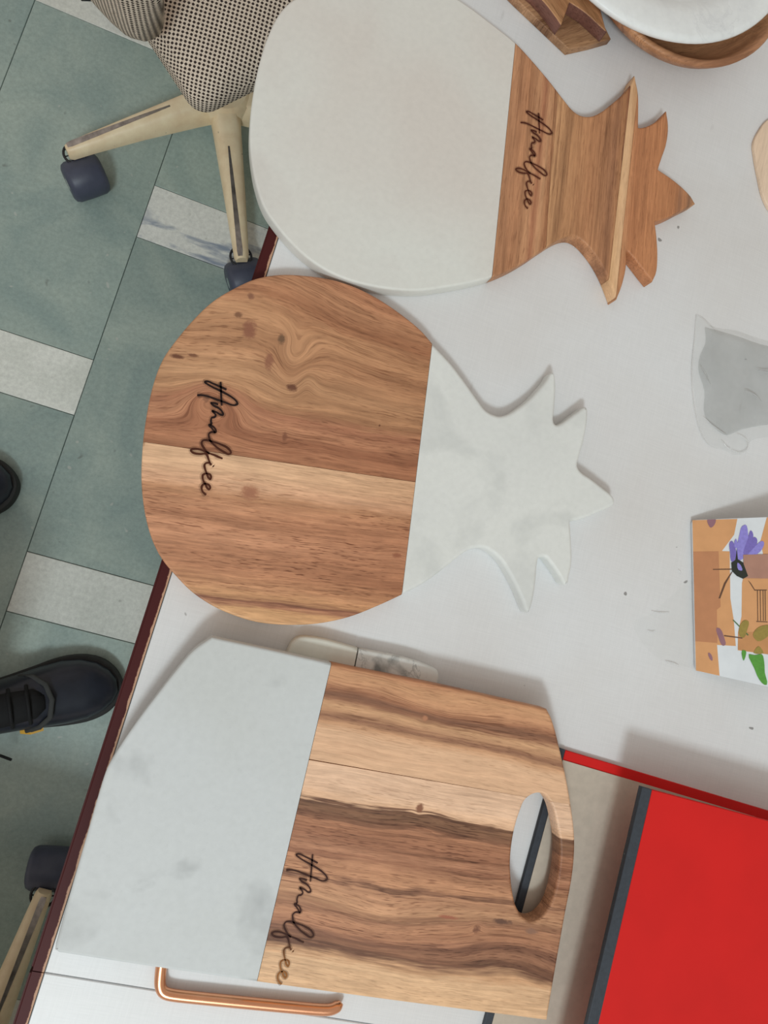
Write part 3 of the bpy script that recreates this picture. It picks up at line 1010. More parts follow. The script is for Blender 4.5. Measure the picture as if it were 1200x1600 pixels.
mm = Matrix.Translation((cc.x + 0.05, cc.y - 0.04, 0)) @ Matrix.Rotation(ang, 4, 'Z')
box_bm(bm, -0.06, 0.06, -0.05, 0.05, zk + 0.0008, ZN - 0.0002, mm)
bevel_all(bm, 0.002, 2)
tag(obj('carton', bm, plain('brown_carton', col(160, 128, 96), 0.85)), 'small brown carton hidden beneath the bright red notebook', 'carton')

# ------------------------------------------------------------------ dishes: wooden bowl and marble dish
m_bowlwood = None
DC = P(1040, -161, TZ + 0.062)
BC = P(1079, -70, TZ + 0.045)


def lathe_grain(name, bands, seed):
    return wood(name, bands, -0.12, 0.12, (), warp=0.012, seed=seed, streak=0.8, fiber=0.5, lines=0.9, wf=(8, 9))


bb = [(0, col(150, 104, 76)), (.2, col(186, 138, 100)), (.35, col(168, 116, 82)), (.5, col(198, 150, 110)), (.65, col(162, 112, 82)), (.8, col(190, 142, 104)), (1, col(150, 100, 72))]
kb = (P(1082, 98, TZ + .042) - P(1079, -70, TZ + .042)).length / .0975
prof = [(0, 0), (.05, 0), (.058, .003), (.078, .014), (.092, .029), (.0965, .038), (.0975, .042), (.096, .0445), (.0925, .044), (.088, .036), (.072, .018), (.05, .009), (0, .008)]
o = obj('wooden_bowl', lathe_bm([(r * kb, TZ + 0.0002 + z) for r, z in prof], 72, BC.x, BC.y), lathe_grain('bowl_wood', bb, 3.0), smooth='all')
set_grain(o, BC, Vector((0.8, 0.6, 0)), Vector((-0.6, 0.8, 0)))
tag(o, 'shallow round wooden bowl under the white marble dish', 'bowl')
zd = TZ + 0.0450
prof = [(0, 0), (.075, 0), (.092, .0012), (.108, .006), (.117, .013), (.1205, .0185), (.1195, .0215), (.115, .023), (.098, .0215), (.088, .0185), (.083, .0125), (.078, .0095), (.06, .008), (0, .0075)]
dr = (P(1062, 70, TZ + 0.064) - P(1040, -161, TZ + 0.064)).length
k = dr / 0.1205
m_dish = marble('dish_marble', col(214, 217, 217), col(180, 182, 186), (8.2, 5, 0), 0.5, 11, veins=0.25, rough=0.3)
o = obj('marble_dish', lathe_bm([(r * k, zd + z) for r, z in prof], 96, DC.x, DC.y), m_dish, smooth='all')
tag(o, 'round white marble dish with a stepped rim resting on the wooden bowl', 'dish')

# ------------------------------------------------------------------ wooden board with leaf-tip crown, partly under the dish
zb = TZ + 0.0095
base = [(796, -12), (808, 0), (849, 39, 1), (889, 77, 1), (925, 69), (955, 60.5, 1), (935, 20), (900, -60), (870, -150, 1), (850, -190, 1), (800, -120, 1), (760, -47, 1)]
wb = [(0, col(140, 104, 76)), (.2, col(170, 132, 98)), (.4, col(128, 92, 66)), (.6, col(176, 136, 102)), (.8, col(140, 100, 74)), (1, col(164, 124, 92))]
base_w = wpts([p[:2] for p in base], zb)
o = obj('wooden_plank_board', slab_bm(base_w, TZ + 0.0002, zb, r=0.0012), wood('olive_wood', wb, -0.06, 0.06, (), warp=0.012, seed=1.5, streak=0.9, wf=(14, 18), lines=1.0))
set_grain(o, P(860, 20, zb), Vector((0.75, 0.66, 0)), Vector((-0.66, 0.75, 0)))
tag(o, 'thin olive-brown wooden board lying beneath the leaf-shaped board', 'board')
zl0, zl = zb + 0.0002, zb + 0.0150
lf = [(820, -26), (838, -10, 1), (856, 10), (877, 39, 1), (886, 15), (890, 3, 1), (915, 20), (938, 41), (948, 50, 1), (938, 12), (928, -25), (920, -60), (910, -100, 1), (850, -130, 1), (800, -70, 1)]
wl = [(0, col(176, 132, 94)), (.3, col(190, 146, 106)), (.5, col(166, 120, 84)), (.75, col(184, 138, 98)), (1, col(160, 112, 80))]
o = obj('leaf_crown_board', slab_bm(wpts(catmull(lf, 4), zl), zl0, zl, r=0.0012), wood('leaf_wood', wl, -0.05, 0.05, (), warp=0.006, seed=11.5, streak=0.8, lines=0.8))
set_grain(o, P(870, 0, zl), Vector((0.8, -0.6, 0)), Vector((0.6, 0.8, 0)))
o.data.materials.append(wood('leaf_end_grain', [(0, col(104, 70, 62)), (.5, col(128, 88, 76)), (1, col(98, 66, 58))], -0.05, 0.05, (), seed=3.3, streak=0.6))
for f in o.data.polygons:
    if f.normal.z < 0.5: f.material_index = 1
tag(o, 'wooden board whose pointed leaf tips poke out beside the marble dish', 'board')

# ------------------------------------------------------------------ pale disc, plastic bag
zp = TZ + 0.0045
pd = [(1201, 186), (1187, 203), (1178.5, 222), (1180, 242), (1186, 275), (1194, 308), (1206, 330), (1235, 350), (1275, 345), (1300, 310), (1305, 250), (1285, 200), (1245, 178)]
o = obj('pale_wood_coaster', slab_bm(wpts(catmull(pd, 4), zp), TZ + 0.0002, zp, r=0.001), wood('pale_coaster_wood', [(0, col(214, 190, 166)), (.5, col(222, 200, 178)), (1, col(212, 188, 162))], -0.04, 0.04, (), seed=2.2, streak=0.25, fiber=0.3, pores=0.3, lines=0.2), smooth='keep')
set_grain(o, P(1230, 260, zp), Vector((0, 1, 0)), Vector((1, 0, 0)))
tag(o, 'pale beige wooden coaster cropped by the picture edge', 'coaster')


def film_mat(name, a, tint, rough=0.18, spec=0.5, fk=0.6):
    t = NT(name)
    t.set(t.b.inputs['Base Color'], tint)
    t.b.inputs['Roughness'].default_value = rough
    t.b.inputs['Specular IOR Level'].default_value = spec
    tr = t.n('ShaderNodeBsdfTransparent'); tr.inputs[0].default_value = (0.992, 0.993, 0.992, 1)
    mx = t.n('ShaderNodeMixShader')
    n = t.noise(t.coord(), 30, 3)
    fr = t.n('ShaderNodeLayerWeight'); fr.inputs[0].default_value = 0.25
    f = t.math('ADD', t.map(n, 0.3, 0.7, a * 0.6, a * 1.4), t.math('MULTIPLY', t.math('POWER', fr.outputs['Facing'], 2.0), fk), clamp=True)
    t.l(f, mx.inputs[0]); t.l(tr.outputs[0], mx.inputs[1]); t.l(t.b.outputs[0], mx.inputs[2])
    t.l(mx.outputs[0], t.out.inputs[0])
    return t.m


def film(name, poly_px, z0, mat, height, seed, n=34, folds=()):
    """crumpled two-layer plastic bag inside a pixel outline"""
    pl = [Vector(p) for p in wpts(catmull(poly_px, 4), z0)]
    c = sum(pl, Vector((0, 0))) / len(pl)
    bm = bmesh.new()
    rnd = random.Random(seed)
    waves = [(rnd.uniform(0, 6.3), rnd.uniform(40, 120), rnd.uniform(0, 6.3), rnd.uniform(.4, 1)) for _ in range(7)]

    def hgt(p):
        s = 0
        for a, f, ph, w in waves:
            s += w * abs(math.sin((p.x * math.cos(a) + p.y * math.sin(a)) * f + ph))
        return s / 7 * 1.6
    K_ = 14
    for layer in (0, 1):
        rings = []
        for k in range(K_ + 1):
            s = 1 - k / K_
            ring = []
            for q in pl:
                p = c + (q - c) * max(s, 0.001)
                e = min(1.0, (1 - s) * 7)
                z = z0 + 0.0004 + (height * e * (0.35 + 0.65 * hgt(p)) if layer else 0.0008 * e * hgt(p * 1.7))
                ring.append(bm.verts.new((p.x, p.y, z)))
            rings.append(ring)
        m_ = len(pl)
        for a, b in zip(rings[:-1], rings[1:]):
            for i in range(m_):
                j = (i + 1) % m_
                bm.faces.new((a[i], a[j], b[j], b[i])).smooth = True
    return obj(name, bm, mat, None, smooth=35)


bagp = [(1087, 490, 1), (1084, 530), (1080, 580), (1084, 610), (1090, 655), (1100, 688), (1112, 699), (1130, 703), (1148, 711), (1164, 706), (1172, 690), (1200, 683), (1260, 690), (1330, 660), (1345, 590), (1320, 545), (1260, 535), (1200, 533), (1150, 517), (1108, 508), (1097, 495)]
m_film = film_mat('clear_film', 0.035, col(206, 207, 206), 0.2, fk=0.8)
m_film2 = film_mat('clear_film_doubled', 0.13, col(192, 194, 193), 0.2, fk=0.8)
m_ridge = film_mat('film_glint_crease', 0.30, col(216, 217, 217), 0.12, fk=0.6)  # paler, denser film: fold highlights and glints put into its colour
bag = empty('plastic_bag', P(1140, 600, TZ), 0, 'crumpled clear plastic bag lying on the white table', 'bag')


def reparent(o, par):
    o.parent = par
    o.matrix_parent_inverse = Matrix.Translation(par.location).inverted()
    return o


reparent(film('outer_film', bagp, TZ, m_film, 0.005, 5), bag)
inner = [(1101, 511, 1), (1102, 535), (1093, 557), (1091, 578), (1100, 610), (1101, 650), (1116, 668), (1134, 680), (1156, 672), (1200, 664), (1260, 668), (1318, 645), (1330, 590), (1305, 552), (1250, 543), (1200, 541), (1150, 525)]
reparent(film('folded_film', inner, TZ + 0.0003, m_film2, 0.0042, 8), bag)


def glint_crease(par, pts, h, r=0.0007):
    pl = catmull([tuple(p) for p in pts], 4, closed=False)
    reparent(obj('glint_crease', tube_bm([P(x, y, TZ + h) for x, y in pl], [r * (0.35 + 0.65 * math.sin(math.pi * (i + .5) / len(pl))) for i in range(len(pl))], 7, flat=0.7), m_ridge, None, smooth='all'), par)


for pts, h in (([(1088, 492), (1085, 530), (1081, 580), (1086, 640), (1099, 685), (1108, 696)], .0012), ([(1096, 572), (1103, 585), (1110, 600)], .0052), ([(1100, 652), (1118, 668), (1136, 680)], .0030),
               ([(1152, 678), (1166, 686), (1170, 700), (1158, 708), (1145, 704)], .0030), ([(1185, 578), (1200, 580), (1215, 578)], .0052), ([(1165, 610), (1180, 617), (1190, 627)], .0050), ([(1128, 688), (1138, 700), (1143, 702)], .0030)):
    glint_crease(bag, pts, h)

# ------------------------------------------------------------------ printed packet, tilted up at its far side
A = P(1085, 1047, TZ + 0.001)
B = P(1079.5, 813, TZ + 0.001)
ay = (B - A); HT = ay.length; ay.normalize()
ax = Vector((ay.y, -ay.x, 0))
TL_ = math.radians(20)
axx = ax * math.cos(TL_) + Vector((0, 0, math.sin(TL_)))
nn = axx.cross(ay).normalized()
if nn.z < 0: nn = -nn
WP = 0.125
PT = 0.0042
skew = 0.0


def pk(s, h, d=0.0):
    """point on the packet: s across (m), h up the left side (0..1 from A to B), d above the face"""
    return A + axx * s + ay * (HT * h) + nn * (PT + d)


packet = empty('printed_packet', A, 0, 'brown-taped packet printed with a purple flower and green leaves', 'packet')
bm = bmesh.new()
# right side is longer: photo edges fan out (tilt), plus rounded corners


def inv_pk(px, py):
    """pixel -> (s, h) on the packet's face plane"""
    d = RW @ Vector((px - 600, 800 - py, -F))
    o = Vector((0, 0, HC))
    p0 = A + nn * PT
    t_ = (p0 - o).dot(nn) / d.dot(nn)
    q = o + d * t_ - p0
    return q.dot(axx), q.dot(ay)


s1_, h1_ = inv_pk(1200, 1073)
s2_, h2_ = inv_pk(1200, 808)
LOS, HIS = h1_ / s1_, (h2_ - HT) / s2_          # slopes of the near and far edges
quad4 = [(0, 0, 1), (WP, LOS * WP, 1), (WP, HT + HIS * WP, 1), (0, HT, 1)]
corner = []
for i in range(4):
    p_, c_, n_ = (Vector(quad4[i - 1][:2]), Vector(quad4[i][:2]), Vector(quad4[(i + 1) % 4][:2]))
    u_ = c_ + (p_ - c_).normalized() * 0.004; v_ = c_ + (n_ - c_).normalized() * 0.004
    for k in range(5):
        t_ = k / 4
        q_ = u_ * (1 - t_) ** 2 + c_ * 2 * t_ * (1 - t_) + v_ * t_ ** 2
        corner.append((q_.x, q_.y))
lo_v = [bm.verts.new(A + axx * x + ay * y) for x, y in corner]
hi_v = [bm.verts.new(A + axx * x + ay * y + nn * PT) for x, y in corner]
bm.faces.new(lo_v[::-1]); bm.faces.new(hi_v)
for i in range(len(corner)):
    j = (i + 1) % len(corner)
    bm.faces.new((lo_v[i], lo_v[j], hi_v[j], hi_v[i]))
m_pk = plain('packet_card', col(203, 208, 212), 0.35, var=0.04)
obj('packet_body', bm, m_pk, packet)


def decal(name, pxs, mat, lift, smoothn=0):
    pts = catmull([tuple(p) for p in pxs], smoothn) if smoothn else [p[:2] for p in pxs]
    bm = bmesh.new()
    vv, ww = [], []
    for x, y in pts:
        s, h = inv_pk(x, y)
        s = max(0.0002, min(WP - 0.0002, s)); h = max(LOS * s + 0.0002, min(HT + HIS * s - 0.0002, h))
        vv.append(bm.verts.new(A + axx * s + ay * h + nn * (PT + lift)))
        ww.append(bm.verts.new(A + axx * s + ay * h + nn * (PT + lift - 0.00012)))
    bm.faces.new(vv)
    n_ = len(vv)
    for i in range(n_):
        bm.faces.new((vv[i], ww[i], ww[(i + 1) % n_], vv[(i + 1) % n_]))
    bm.normal_update()
    return obj(name, bm, mat, packet)


C4 = lambda x, y: (1000 + x / 4.571, 760 + y / 4.571)      # crop coordinates of the packet close-up
m_tape = plain('brown_tape', col(198, 146, 100), 0.22, var=0.05, spec=0.6)
m_tape2 = plain('brown_tape_double', col(176, 122, 86), 0.22, var=0.06, spec=0.6)
m_pet = plain('purple_petal_print', col(132, 124, 196), 0.35, var=0.12, scale=400)
m_pet2 = plain('deep_purple_petal_print', col(112, 100, 172), 0.35, var=0.1, scale=400)
m_mauve = plain('mauve_print', col(136, 98, 108), 0.35)
m_dkg = plain('dark_green_print', col(34, 40, 34), 0.35)
m_grn = plain('leaf_green_print', col(78, 140, 52), 0.35, var=0.12, scale=300)
m_olv = plain('olive_leaf_print', col(140, 122, 58), 0.35, var=0.1, scale=300)
m_lin = plain('thin_brown_print', col(90, 62, 44), 0.4)
decal('tape_strip', [C4(355, 240), C4(695, 232), C4(672, 345), C4(585, 462), C4(640, 464), C4(645, 800), C4(670, 960), C4(684, 1140), C4(550, 1132), C4(568, 1356), C4(385, 1322), C4(372, 1000), C4(355, 600)], m_tape, 0.00015)
decal('tape_strip', [C4(358, 466), C4(560, 464), C4(575, 860), C4(548, 880), C4(552, 1118), C4(380, 1105), C4(368, 800)], m_tape2, 0.0003)
decal('tape_strip', [C4(905, 218), C4(1400, 190), C4(1400, 490), C4(880, 490), C4(860, 390)], m_tape, 0.00015)
decal('tape_strip', [C4(740, 640), C4(728, 690), C4(725, 930), C4(700, 1040), C4(698, 1170), C4(1400, 1260), C4(1400, 630)], m_tape, 0.00015)
decal('tape_strip', [C4(735, 488), C4(1100, 480), C4(1100, 660), C4(742, 655)], plain('mauve_tape', col(160, 120, 104), 0.25, spec=0.6), 0.00075)
decal('tape_strip', [C4(700, 1045), C4(1100, 1030), C4(1100, 1230), C4(698, 1165)], plain('tape_over_leaves', col(184, 132, 86), 0.25, spec=0.6), 0.0003)
# flower
for k_, (pp, mt) in enumerate([
    ([C4(690, 470), C4(710, 340), C4(728, 285), C4(755, 275), C4(770, 330), C4(772, 440), C4(740, 510), C4(705, 530)], m_pet),
    ([C4(740, 500), C4(770, 370), C4(790, 315), C4(804, 330), C4(804, 400), C4(780, 470), C4(755, 505)], m_pet2),
    ([C4(755, 500), C4(785, 420), C4(815, 362), C4(834, 375), C4(828, 430), C4(790, 480)], m_pet2),
    ([C4(760, 505), C4(820, 430), C4(870, 390), C4(884, 400), C4(862, 460), C4(800, 500)], m_pet),
    ([C4(655, 540), C4(642, 470), C4(640, 400), C4(655, 390), C4(680, 440), C4(686, 490), C4(668, 535)], m_pet2),
    ([C4(672, 400), C4(684, 375), C4(694, 400), C4(690, 440), C4(680, 440)], m_pet),
]):
    decal('printed_petal', pp, mt, 0.00045 + 0.00005 * k_, 4)
decal('printed_calyx', [C4(690, 450), C4(697, 520), C4(735, 545), C4(770, 640), C4(735, 660), C4(690, 640), C4(655, 605), C4(650, 545), C4(680, 525)], m_dkg, 0.0008)
decal('printed_petal', [C4(695, 545), C4(715, 560), C4(728, 600), C4(700, 595)], m_pet, 0.00088, 3)
decal('printed_stem', [C4(660, 610), C4(652, 612), C4(600, 690), C4(560, 800), C4(572, 800), C4(612, 696)], m_lin, 0.0005)
decal('printed_stem', [C4(520, 590), C4(655, 588), C4(655, 595), C4(520, 596)], m_lin, 0.0005)
decal('printed_stem', [C4(660, 955), C4(668, 953), C4(775, 1060), C4(768, 1066)], plain('stem_green_print', col(70, 104, 60), 0.4), 0.0005)
decal('printed_stem', [C4(600, 1062), C4(730, 1080), C4(730, 1087), C4(600, 1070)], m_lin, 0.0005)
for pp in ([C4(545, 1010), C4(570, 1015), C4(600, 1080), C4(610, 1130), C4(590, 1138), C4(560, 1080)], [C4(480, 238), C4(540, 234), C4(530, 275), C4(505, 295), C4(488, 275)], [C4(486, 1190), C4(496, 1188), C4(518, 1240), C4(510, 1245)]):
    decal('printed_petal', pp, m_mauve, 0.00045, 3)
for pp, mt in (([C4(775, 1200), C4(820, 1205), C4(870, 1200), C4(885, 1250), C4(890, 1330), C4(905, 1415), C4(885, 1415), C4(845, 1370), C4(815, 1300)], m_grn),
               ([C4(728, 1170), C4(755, 1175), C4(752, 1215), C4(738, 1245)], m_grn),
               ([C4(710, 1000), C4(745, 955), C4(775, 965), C4(765, 1020), C4(740, 1080), C4(712, 1070)], m_olv),
               ([C4(805, 1060), C4(840, 1010), C4(900, 990), C4(960, 1000), C4(900, 1080), C4(840, 1105)], m_olv),
               ([C4(810, 1190), C4(845, 1140), C4(880, 1190)], m_olv)):
    decal('printed_leaf', pp, mt, 0.0006, 3)
for x_ in (835, 855, 875, 890):
    decal('printed_line', [C4(x_, 740), C4(x_ + 5, 740), C4(x_ + 8, 960), C4(x_ + 3, 960)], m_lin, 0.0005)
decal('printed_line', [C4(770, 670), C4(790, 690), C4(820, 738), C4(905, 738), C4(905, 743), C4(817, 744)], m_lin, 0.0005)
decal('printed_line', [C4(830, 962), C4(910, 966), C4(910, 971), C4(830, 967)], m_lin, 0.0005)
# small box that props the packet up, beyond the picture edge
pc_ = A + ax * 0.105 + ay * (HT * 0.5)
hgt_ = 0.105 * math.tan(TL_) - 0.004
bm = bmesh.new()
mm = Matrix(((ax.x, ay.x, 0, pc_.x), (ax.y, ay.y, 0, pc_.y), (0, 0, 1, 0), (0, 0, 0, 1)))
box_bm(bm, -0.008, 0.05, -0.05, 0.05, TZ + 0.0002, TZ + hgt_ - 0.002, mm)
bevel_all(bm, 0.001, 1)
tag(obj('prop_box', bm, plain('grey_card_box', col(170, 168, 164), 0.8)), 'low grey card box propping up the printed packet', 'box')
# clear wrapper film spilling out from the packet
wr = [(1082, 905), (1050, 930), (1015, 960), (990, 972), (1000, 1000), (1030, 1030), (1058, 1042), (1082, 1042, 1), (1081, 980)]
wrap = empty('wrapper_film', P(1040, 990, TZ), 0, 'thin clear wrapper film glinting beside the taped packet', 'film')
reparent(film('clear_sheet', wr, TZ, film_mat('wrapper_clear_film', 0.0, col(208, 210, 210), 0.05, fk=0.06), 0.0008, 11), wrap)
for pts in ([(1018, 955), (1028, 957), (1046, 957)], [(1012, 985), (1018, 987), (1024, 986)], [(1040, 1033), (1052, 1036), (1061, 1040)], [(1060, 890), (1063, 894), (1064, 897)]):
    glint_crease(wrap, pts, .0012, 0.0006)  # pale streaks painted in for the glints on the wrapper

# ------------------------------------------------------------------ office chairs
m_cream = None
t = NT('cream_enamel')
co = t.coord()
n = t.noise(co, 26, 4, 0.6)
cc_ = t.mix(t.map(n, 0.3, 0.7, 0, 1), col(228, 208, 176), col(208, 184, 150))
n2_ = t.noise(co, 70, 3, 0.7)
cc_ = t.mix(t.map(n2_, 0.70, 0.74, 0, 1), cc_, col(70, 58, 50))
m_cream = t.fin(cc_, 0.42)
m_chrome = plain('worn_steel', (0.42, 0.38, 0.36, 1), 0.3, 0.85, var=0.35, scale=70)
m_plas = plain('caster_plastic', col(62, 66, 82), 0.45, var=0.12)
m_plasd = plain('caster_dark', col(30, 31, 36), 0.5)
m_gas = plain('gas_column_black', col(40, 40, 42), 0.4)


def fabric_mat():
    t = NT('checked_tweed')
    a = t.n('ShaderNodeAttribute', attribute_name='grain').outputs['Vector']
    u, v, w = t.sep(a)
    s = 1 / 0.0030
    # woven dots: dark where both waves are low
    k = math.pi * s
    ww_ = t.math('MULTIPLY', w, 0.9)
    su = t.math('SINE', t.math('MULTIPLY', t.math('ADD', u, ww_), k * 0.78))
    sv = t.math('SINE', t.math('MULTIPLY', t.math('SUBTRACT', v, ww_), k * 0.78))
    d = t.math('MULTIPLY', su, sv)
    f = t.map(d, 0.0, 0.34, 0, 1)
    n = t.noise(a, 300, 2)
    light = t.mix(t.map(n, 0.3, 0.7, 0, 1), col(216, 202, 186), col(190, 174, 158))
    c = t.mix(f, light, col(54, 44, 40))
    t.bump(f, 0.3, 0.001)
    return t.fin(c, 0.9, 0, 0.2)


m_fab = fabric_mat()


def rrect(hx, hy, r, n=6):
    out = []
    for cx_, cy_, a0 in ((hx - r, hy - r, 0), (-hx + r, hy - r, 90), (-hx + r, -hy + r, 180), (hx - r, -hy + r, 270)):
        for k in range(n + 1):
            a = math.radians(a0 + 90 * k / n)
            out.append((cx_ + r * math.cos(a), cy_ + r * math.sin(a)))
    return out


def grain_local(o):
    at = o.data.attributes.new('grain', 'FLOAT_VECTOR', 'POINT')
    for i, v in enumerate(o.data.vertices):
        at.data[i].vector = v.co


def make_chair(label):
    """origin on the floor under the hub; the seat faces local +y"""
    root = empty('office_chair', (0, 0, 0), 0, label, 'chair', 'swivel chairs beside the table')
    # seat cushion
    prof = [(.395, .055, .03), (.402, .030, .030), (.415, .012, .028), (.435, 0, .026), (.455, 0, .03), (.470, .008, .04), (.480, .024, .055), (.486, .06, .08), (.489, .12, .09), (.490, .20, .02)]
    rings, flat = [], []
    for z, d, r in prof:
        rings.append([(x, y, z) for x, y in rrect(.232 - d, .232 - d, r, 8)])
    o = obj('seat', loft_bm(rings), m_fab, root, smooth='all', local=True)
    at = o.data.attributes.new('grain', 'FLOAT_VECTOR', 'POINT')
    n_ = len(rings[0])
    arc = [0.0] * len(prof)                      # cloth length from the flat top down over the side
    for i in range(len(prof) - 2, -1, -1):
        arc[i] = arc[i + 1] + (math.hypot(prof[i][0] - prof[i + 1][0], prof[i][1] - prof[i + 1][1]) if i < 7 else 0)
    for i, (z, d, r) in enumerate(prof):
        hh_ = (.232 - .06 + arc[i]) if i < 7 else .232 - d
        ext = rrect(hh_, hh_, max(r, .03), 8)
        for k in range(n_):
            at.data[i * n_ + k].vector = (ext[k][0], ext[k][1], 0)
    bm = lathe_bm([(0, .37), (.10, .37), (.12, .385), (.12, .396), (0, .396)], 24)
    obj('seat_plate', bm, m_gas, root, smooth=40, local=True)
    # backrest on the -y side
    rings = []
    N = 17
    for i in range(N):
        s = -1 + 2 * i / (N - 1)
        x = s * 0.185
        e = math.sqrt(max(0.0, 1 - abs(s) ** 9))
        zc, hh, th = .645, max(.165 * e, .05), max(.030 * (0.3 + 0.7 * e), .008)
        ring = []
        for k in range(24):
            a = 2 * math.pi * k / 24
            cz, cy = math.sin(a), math.cos(a)
            z = zc + hh * math.copysign(abs(cz) ** 0.6, cz)
            y = -0.272 + 0.03 * s * s + th * math.copysign(abs(cy) ** 0.7, cy) - (z - .5) * 0.10
            ring.append((x, y, z))
        rings.append(ring)
    o = obj('backrest', loft_bm(rings), m_fab, root, smooth='all', local=True)
    grain_local(o)
    bm = tube_bm([(0, -.10, .380), (0, -.22, .380), (0, -.262, .40), (0, -.270, .46), (0, -.274, .56)], [.014, .014, .012, .010, .010], 8, flat=0.6)
    obj('back_bracket', bm, m_gas, root, smooth='all', local=True)
    obj('gas_column', lathe_bm([(0, .09), (.026, .09), (.026, .24), (.014, .245), (.014, .37), (0, .37)], 20), m_gas, root, smooth=40, local=True)
    obj('hub', lathe_bm([(0, .066), (.030, .066), (.046, .078), (.048, .115), (.040, .128), (0, .128)], 28), m_cream, root, smooth=40, local=True)
    legs = []
    for k in range(5):
        a = 2 * math.pi * k / 5
        M = Matrix.Rotation(a, 4, 'Z')
        rings = []
        for x, w, zt, zb_ in ((.030, .026, .122, .070), (.06, .0245, .119, .072), (.16, .0195, .106, .074), (.25, .0150, .093, .070), (.285, .0130, .088, .066), (.292, .010, .086, .066)):
            sec_ = [(-w, zb_), (-w, zb_ + (zt - zb_) * .55), (-w * .62, zt - .002), (-w * .25, zt), (w * .25, zt), (w * .62, zt - .002), (w, zb_ + (zt - zb_) * .55), (w, zb_)]
            rings.append([tuple(M @ Vector((x, y, z))) for y, z in sec_])
        lg = obj('leg', loft_bm(rings), m_cream, root, smooth=50, local=True)
        # worn bright line along the ridge
        rings = []
        for x, w in ((.10, .0015), (.15, .003), (.22, .0042), (.28, .0052), (.2885, .004)):
            zt = np.interp(x, [.03, .06, .16, .25, .285, .292], [.122, .119, .106, .093, .088, .086])
            yo = 0.004 if k % 2 else -0.003
            rings.append([tuple(M @ Vector((x, yo + y, z))) for y, z in ((-w, zt + .0004), (w, zt + .0004), (w, zt - .002), (-w, zt - .002))])
        obj('worn_edge', loft_bm(rings), m_chrome, lg, smooth=30, local=True)
        # caster, trailing sideways
        cs = bpy.data.objects.new('caster', None); C.objects.link(cs); cs.parent = root; cs.empty_display_size = .02
        cs.location = M @ Vector((.280, 0, 0))
        cs.rotation_euler = (0, 0, a + CAST[k])
        for sgn in (-1, 1):
            prof = [(0, -.011), (.020, -.011), (.0285, -.009), (.0305, -.004), (.0305, .004), (.0285, .009), (.020, .011), (0, .011)]
            bmw = lathe_bm([(r, z) for r, z in prof], 28)
            for v in bmw.verts: v.co = Vector((v.co.x + .032, v.co.z + sgn * .0175, v.co.y + .0306))
            obj('wheel', bmw, m_plasd, cs, smooth=35, local=True)
        # rounded drum hood over the wheels
        hp_ = [(.010, -.0335), (.0255, -.0335), (.0315, -.0305), (.0345, -.024), (.0352, 0), (.0345, .024), (.0315, .0305), (.0255, .0335), (.010, .0335)]
        bmh = lathe_bm(hp_, 32)
        for v in bmh.verts: v.co = Vector((v.co.x + .032, v.co.z, v.co.y + .0352))
        bmesh.ops.bisect_plane(bmh, geom=bmh.verts[:] + bmh.edges[:] + bmh.faces[:], plane_co=(0, 0, .016), plane_no=(0, 0, -1), clear_outer=True)
        obj('hood', bmh, m_plas, cs, smooth=40, local=True)
        bms = lathe_bm([(0, .058), (.006, .058), (.006, .07), (0, .07)], 12)
        obj('caster_pin', bms, m_chrome, cs, smooth=40, local=True)
        bms = bmesh.new()
        ring_pts = [(.019 * math.cos(q * math.pi / 12), .019 * math.sin(q * math.pi / 12), .0625) for q in range(25)]
        tube_bm(ring_pts, .0022, 6, bms)
        for q in range(8):
            aa = q * math.pi / 4
            tube_bm([(.004 * math.cos(aa), .004 * math.sin(aa), .0625), (.018 * math.cos(aa), .018 * math.sin(aa), .0625)], .0012, 5, bms)
        obj('spoked_collar', bms, m_plasd, cs, smooth='all', local=True)
    return root


HUB = P(350, 140, .12)
a_leg = math.atan2(P(378, 395, .09).y - HUB.y, P(378, 395, .09).x - HUB.x)
SEATROT = math.radians(50.5 - 90)         # seat faces +v at 50.5 degrees
# legs are built in the chair's frame: choose rotation from the seat, then spin the casters/legs through LEG0
CAST = [0.2, 1.9, 2.2, -1.0, 1.6]
chair = make_chair('swivel chair with checked tweed seat beside the marble pineapple board')
chair.location = (HUB.x, HUB.y, 0)
# the star base turns on its own: rotate base parts so that a leg points at a_leg
spin = a_leg
chair.rotation_euler = (0, 0, 0)
seat_c = P(310, 175, .45) + Vector((math.cos(math.radians(140.5)), math.sin(math.radians(140.5)), 0)) * .232 + Vector((math.cos(math.radians(50.5)), math.sin(math.radians(50.5)), 0)) * .232
for o in [x for x in bpy.data.objects if x.parent == chair]:
    if o.name.split('.')[0] in ('seat', 'backrest', 'seat_plate', 'back_bracket'):
        o.rotation_euler = (0, 0, SEATROT)
        if o.name.split('.')[0] in ('seat', 'backrest', 'back_bracket'):
            o.location = (seat_c.x - HUB.x, seat_c.y - HUB.y, 0)
    elif o.name.split('.')[0] == 'leg':
        o.rotation_euler = (0, 0, spin)
    elif o.name.split('.')[0] == 'caster':
        p = Matrix.Rotation(spin, 3, 'Z') @ o.location
        o.location = p
        o.rotation_euler = (0, 0, o.rotation_euler.z + spin)
ch2 = copy_tree(chair)
ch2['label'] = 'second swivel chair, one cream leg showing below the dark shoe'
tipw = P(66, 1400, .088)
dirw = (P(0, 1568, .095) - tipw); dirw.z = 0; dirw.normalize()
hub2 = tipw + dirw * .29
a2 = math.atan2(-dirw.y, -dirw.x)
ch2.location = (hub2.x, hub2.y, 0)
ch2.rotation_euler = (0, 0, a2 - spin)
for o in [x for x in bpy.data.objects if x.parent == ch2]:
    if o.name.split('.')[0] in ('seat', 'backrest', 'back_bracket', 'seat_plate'):
        o.rotation_euler = (0, 0, -math.pi / 2 - (a2 - spin))
        o.location = (0, 0, 0)

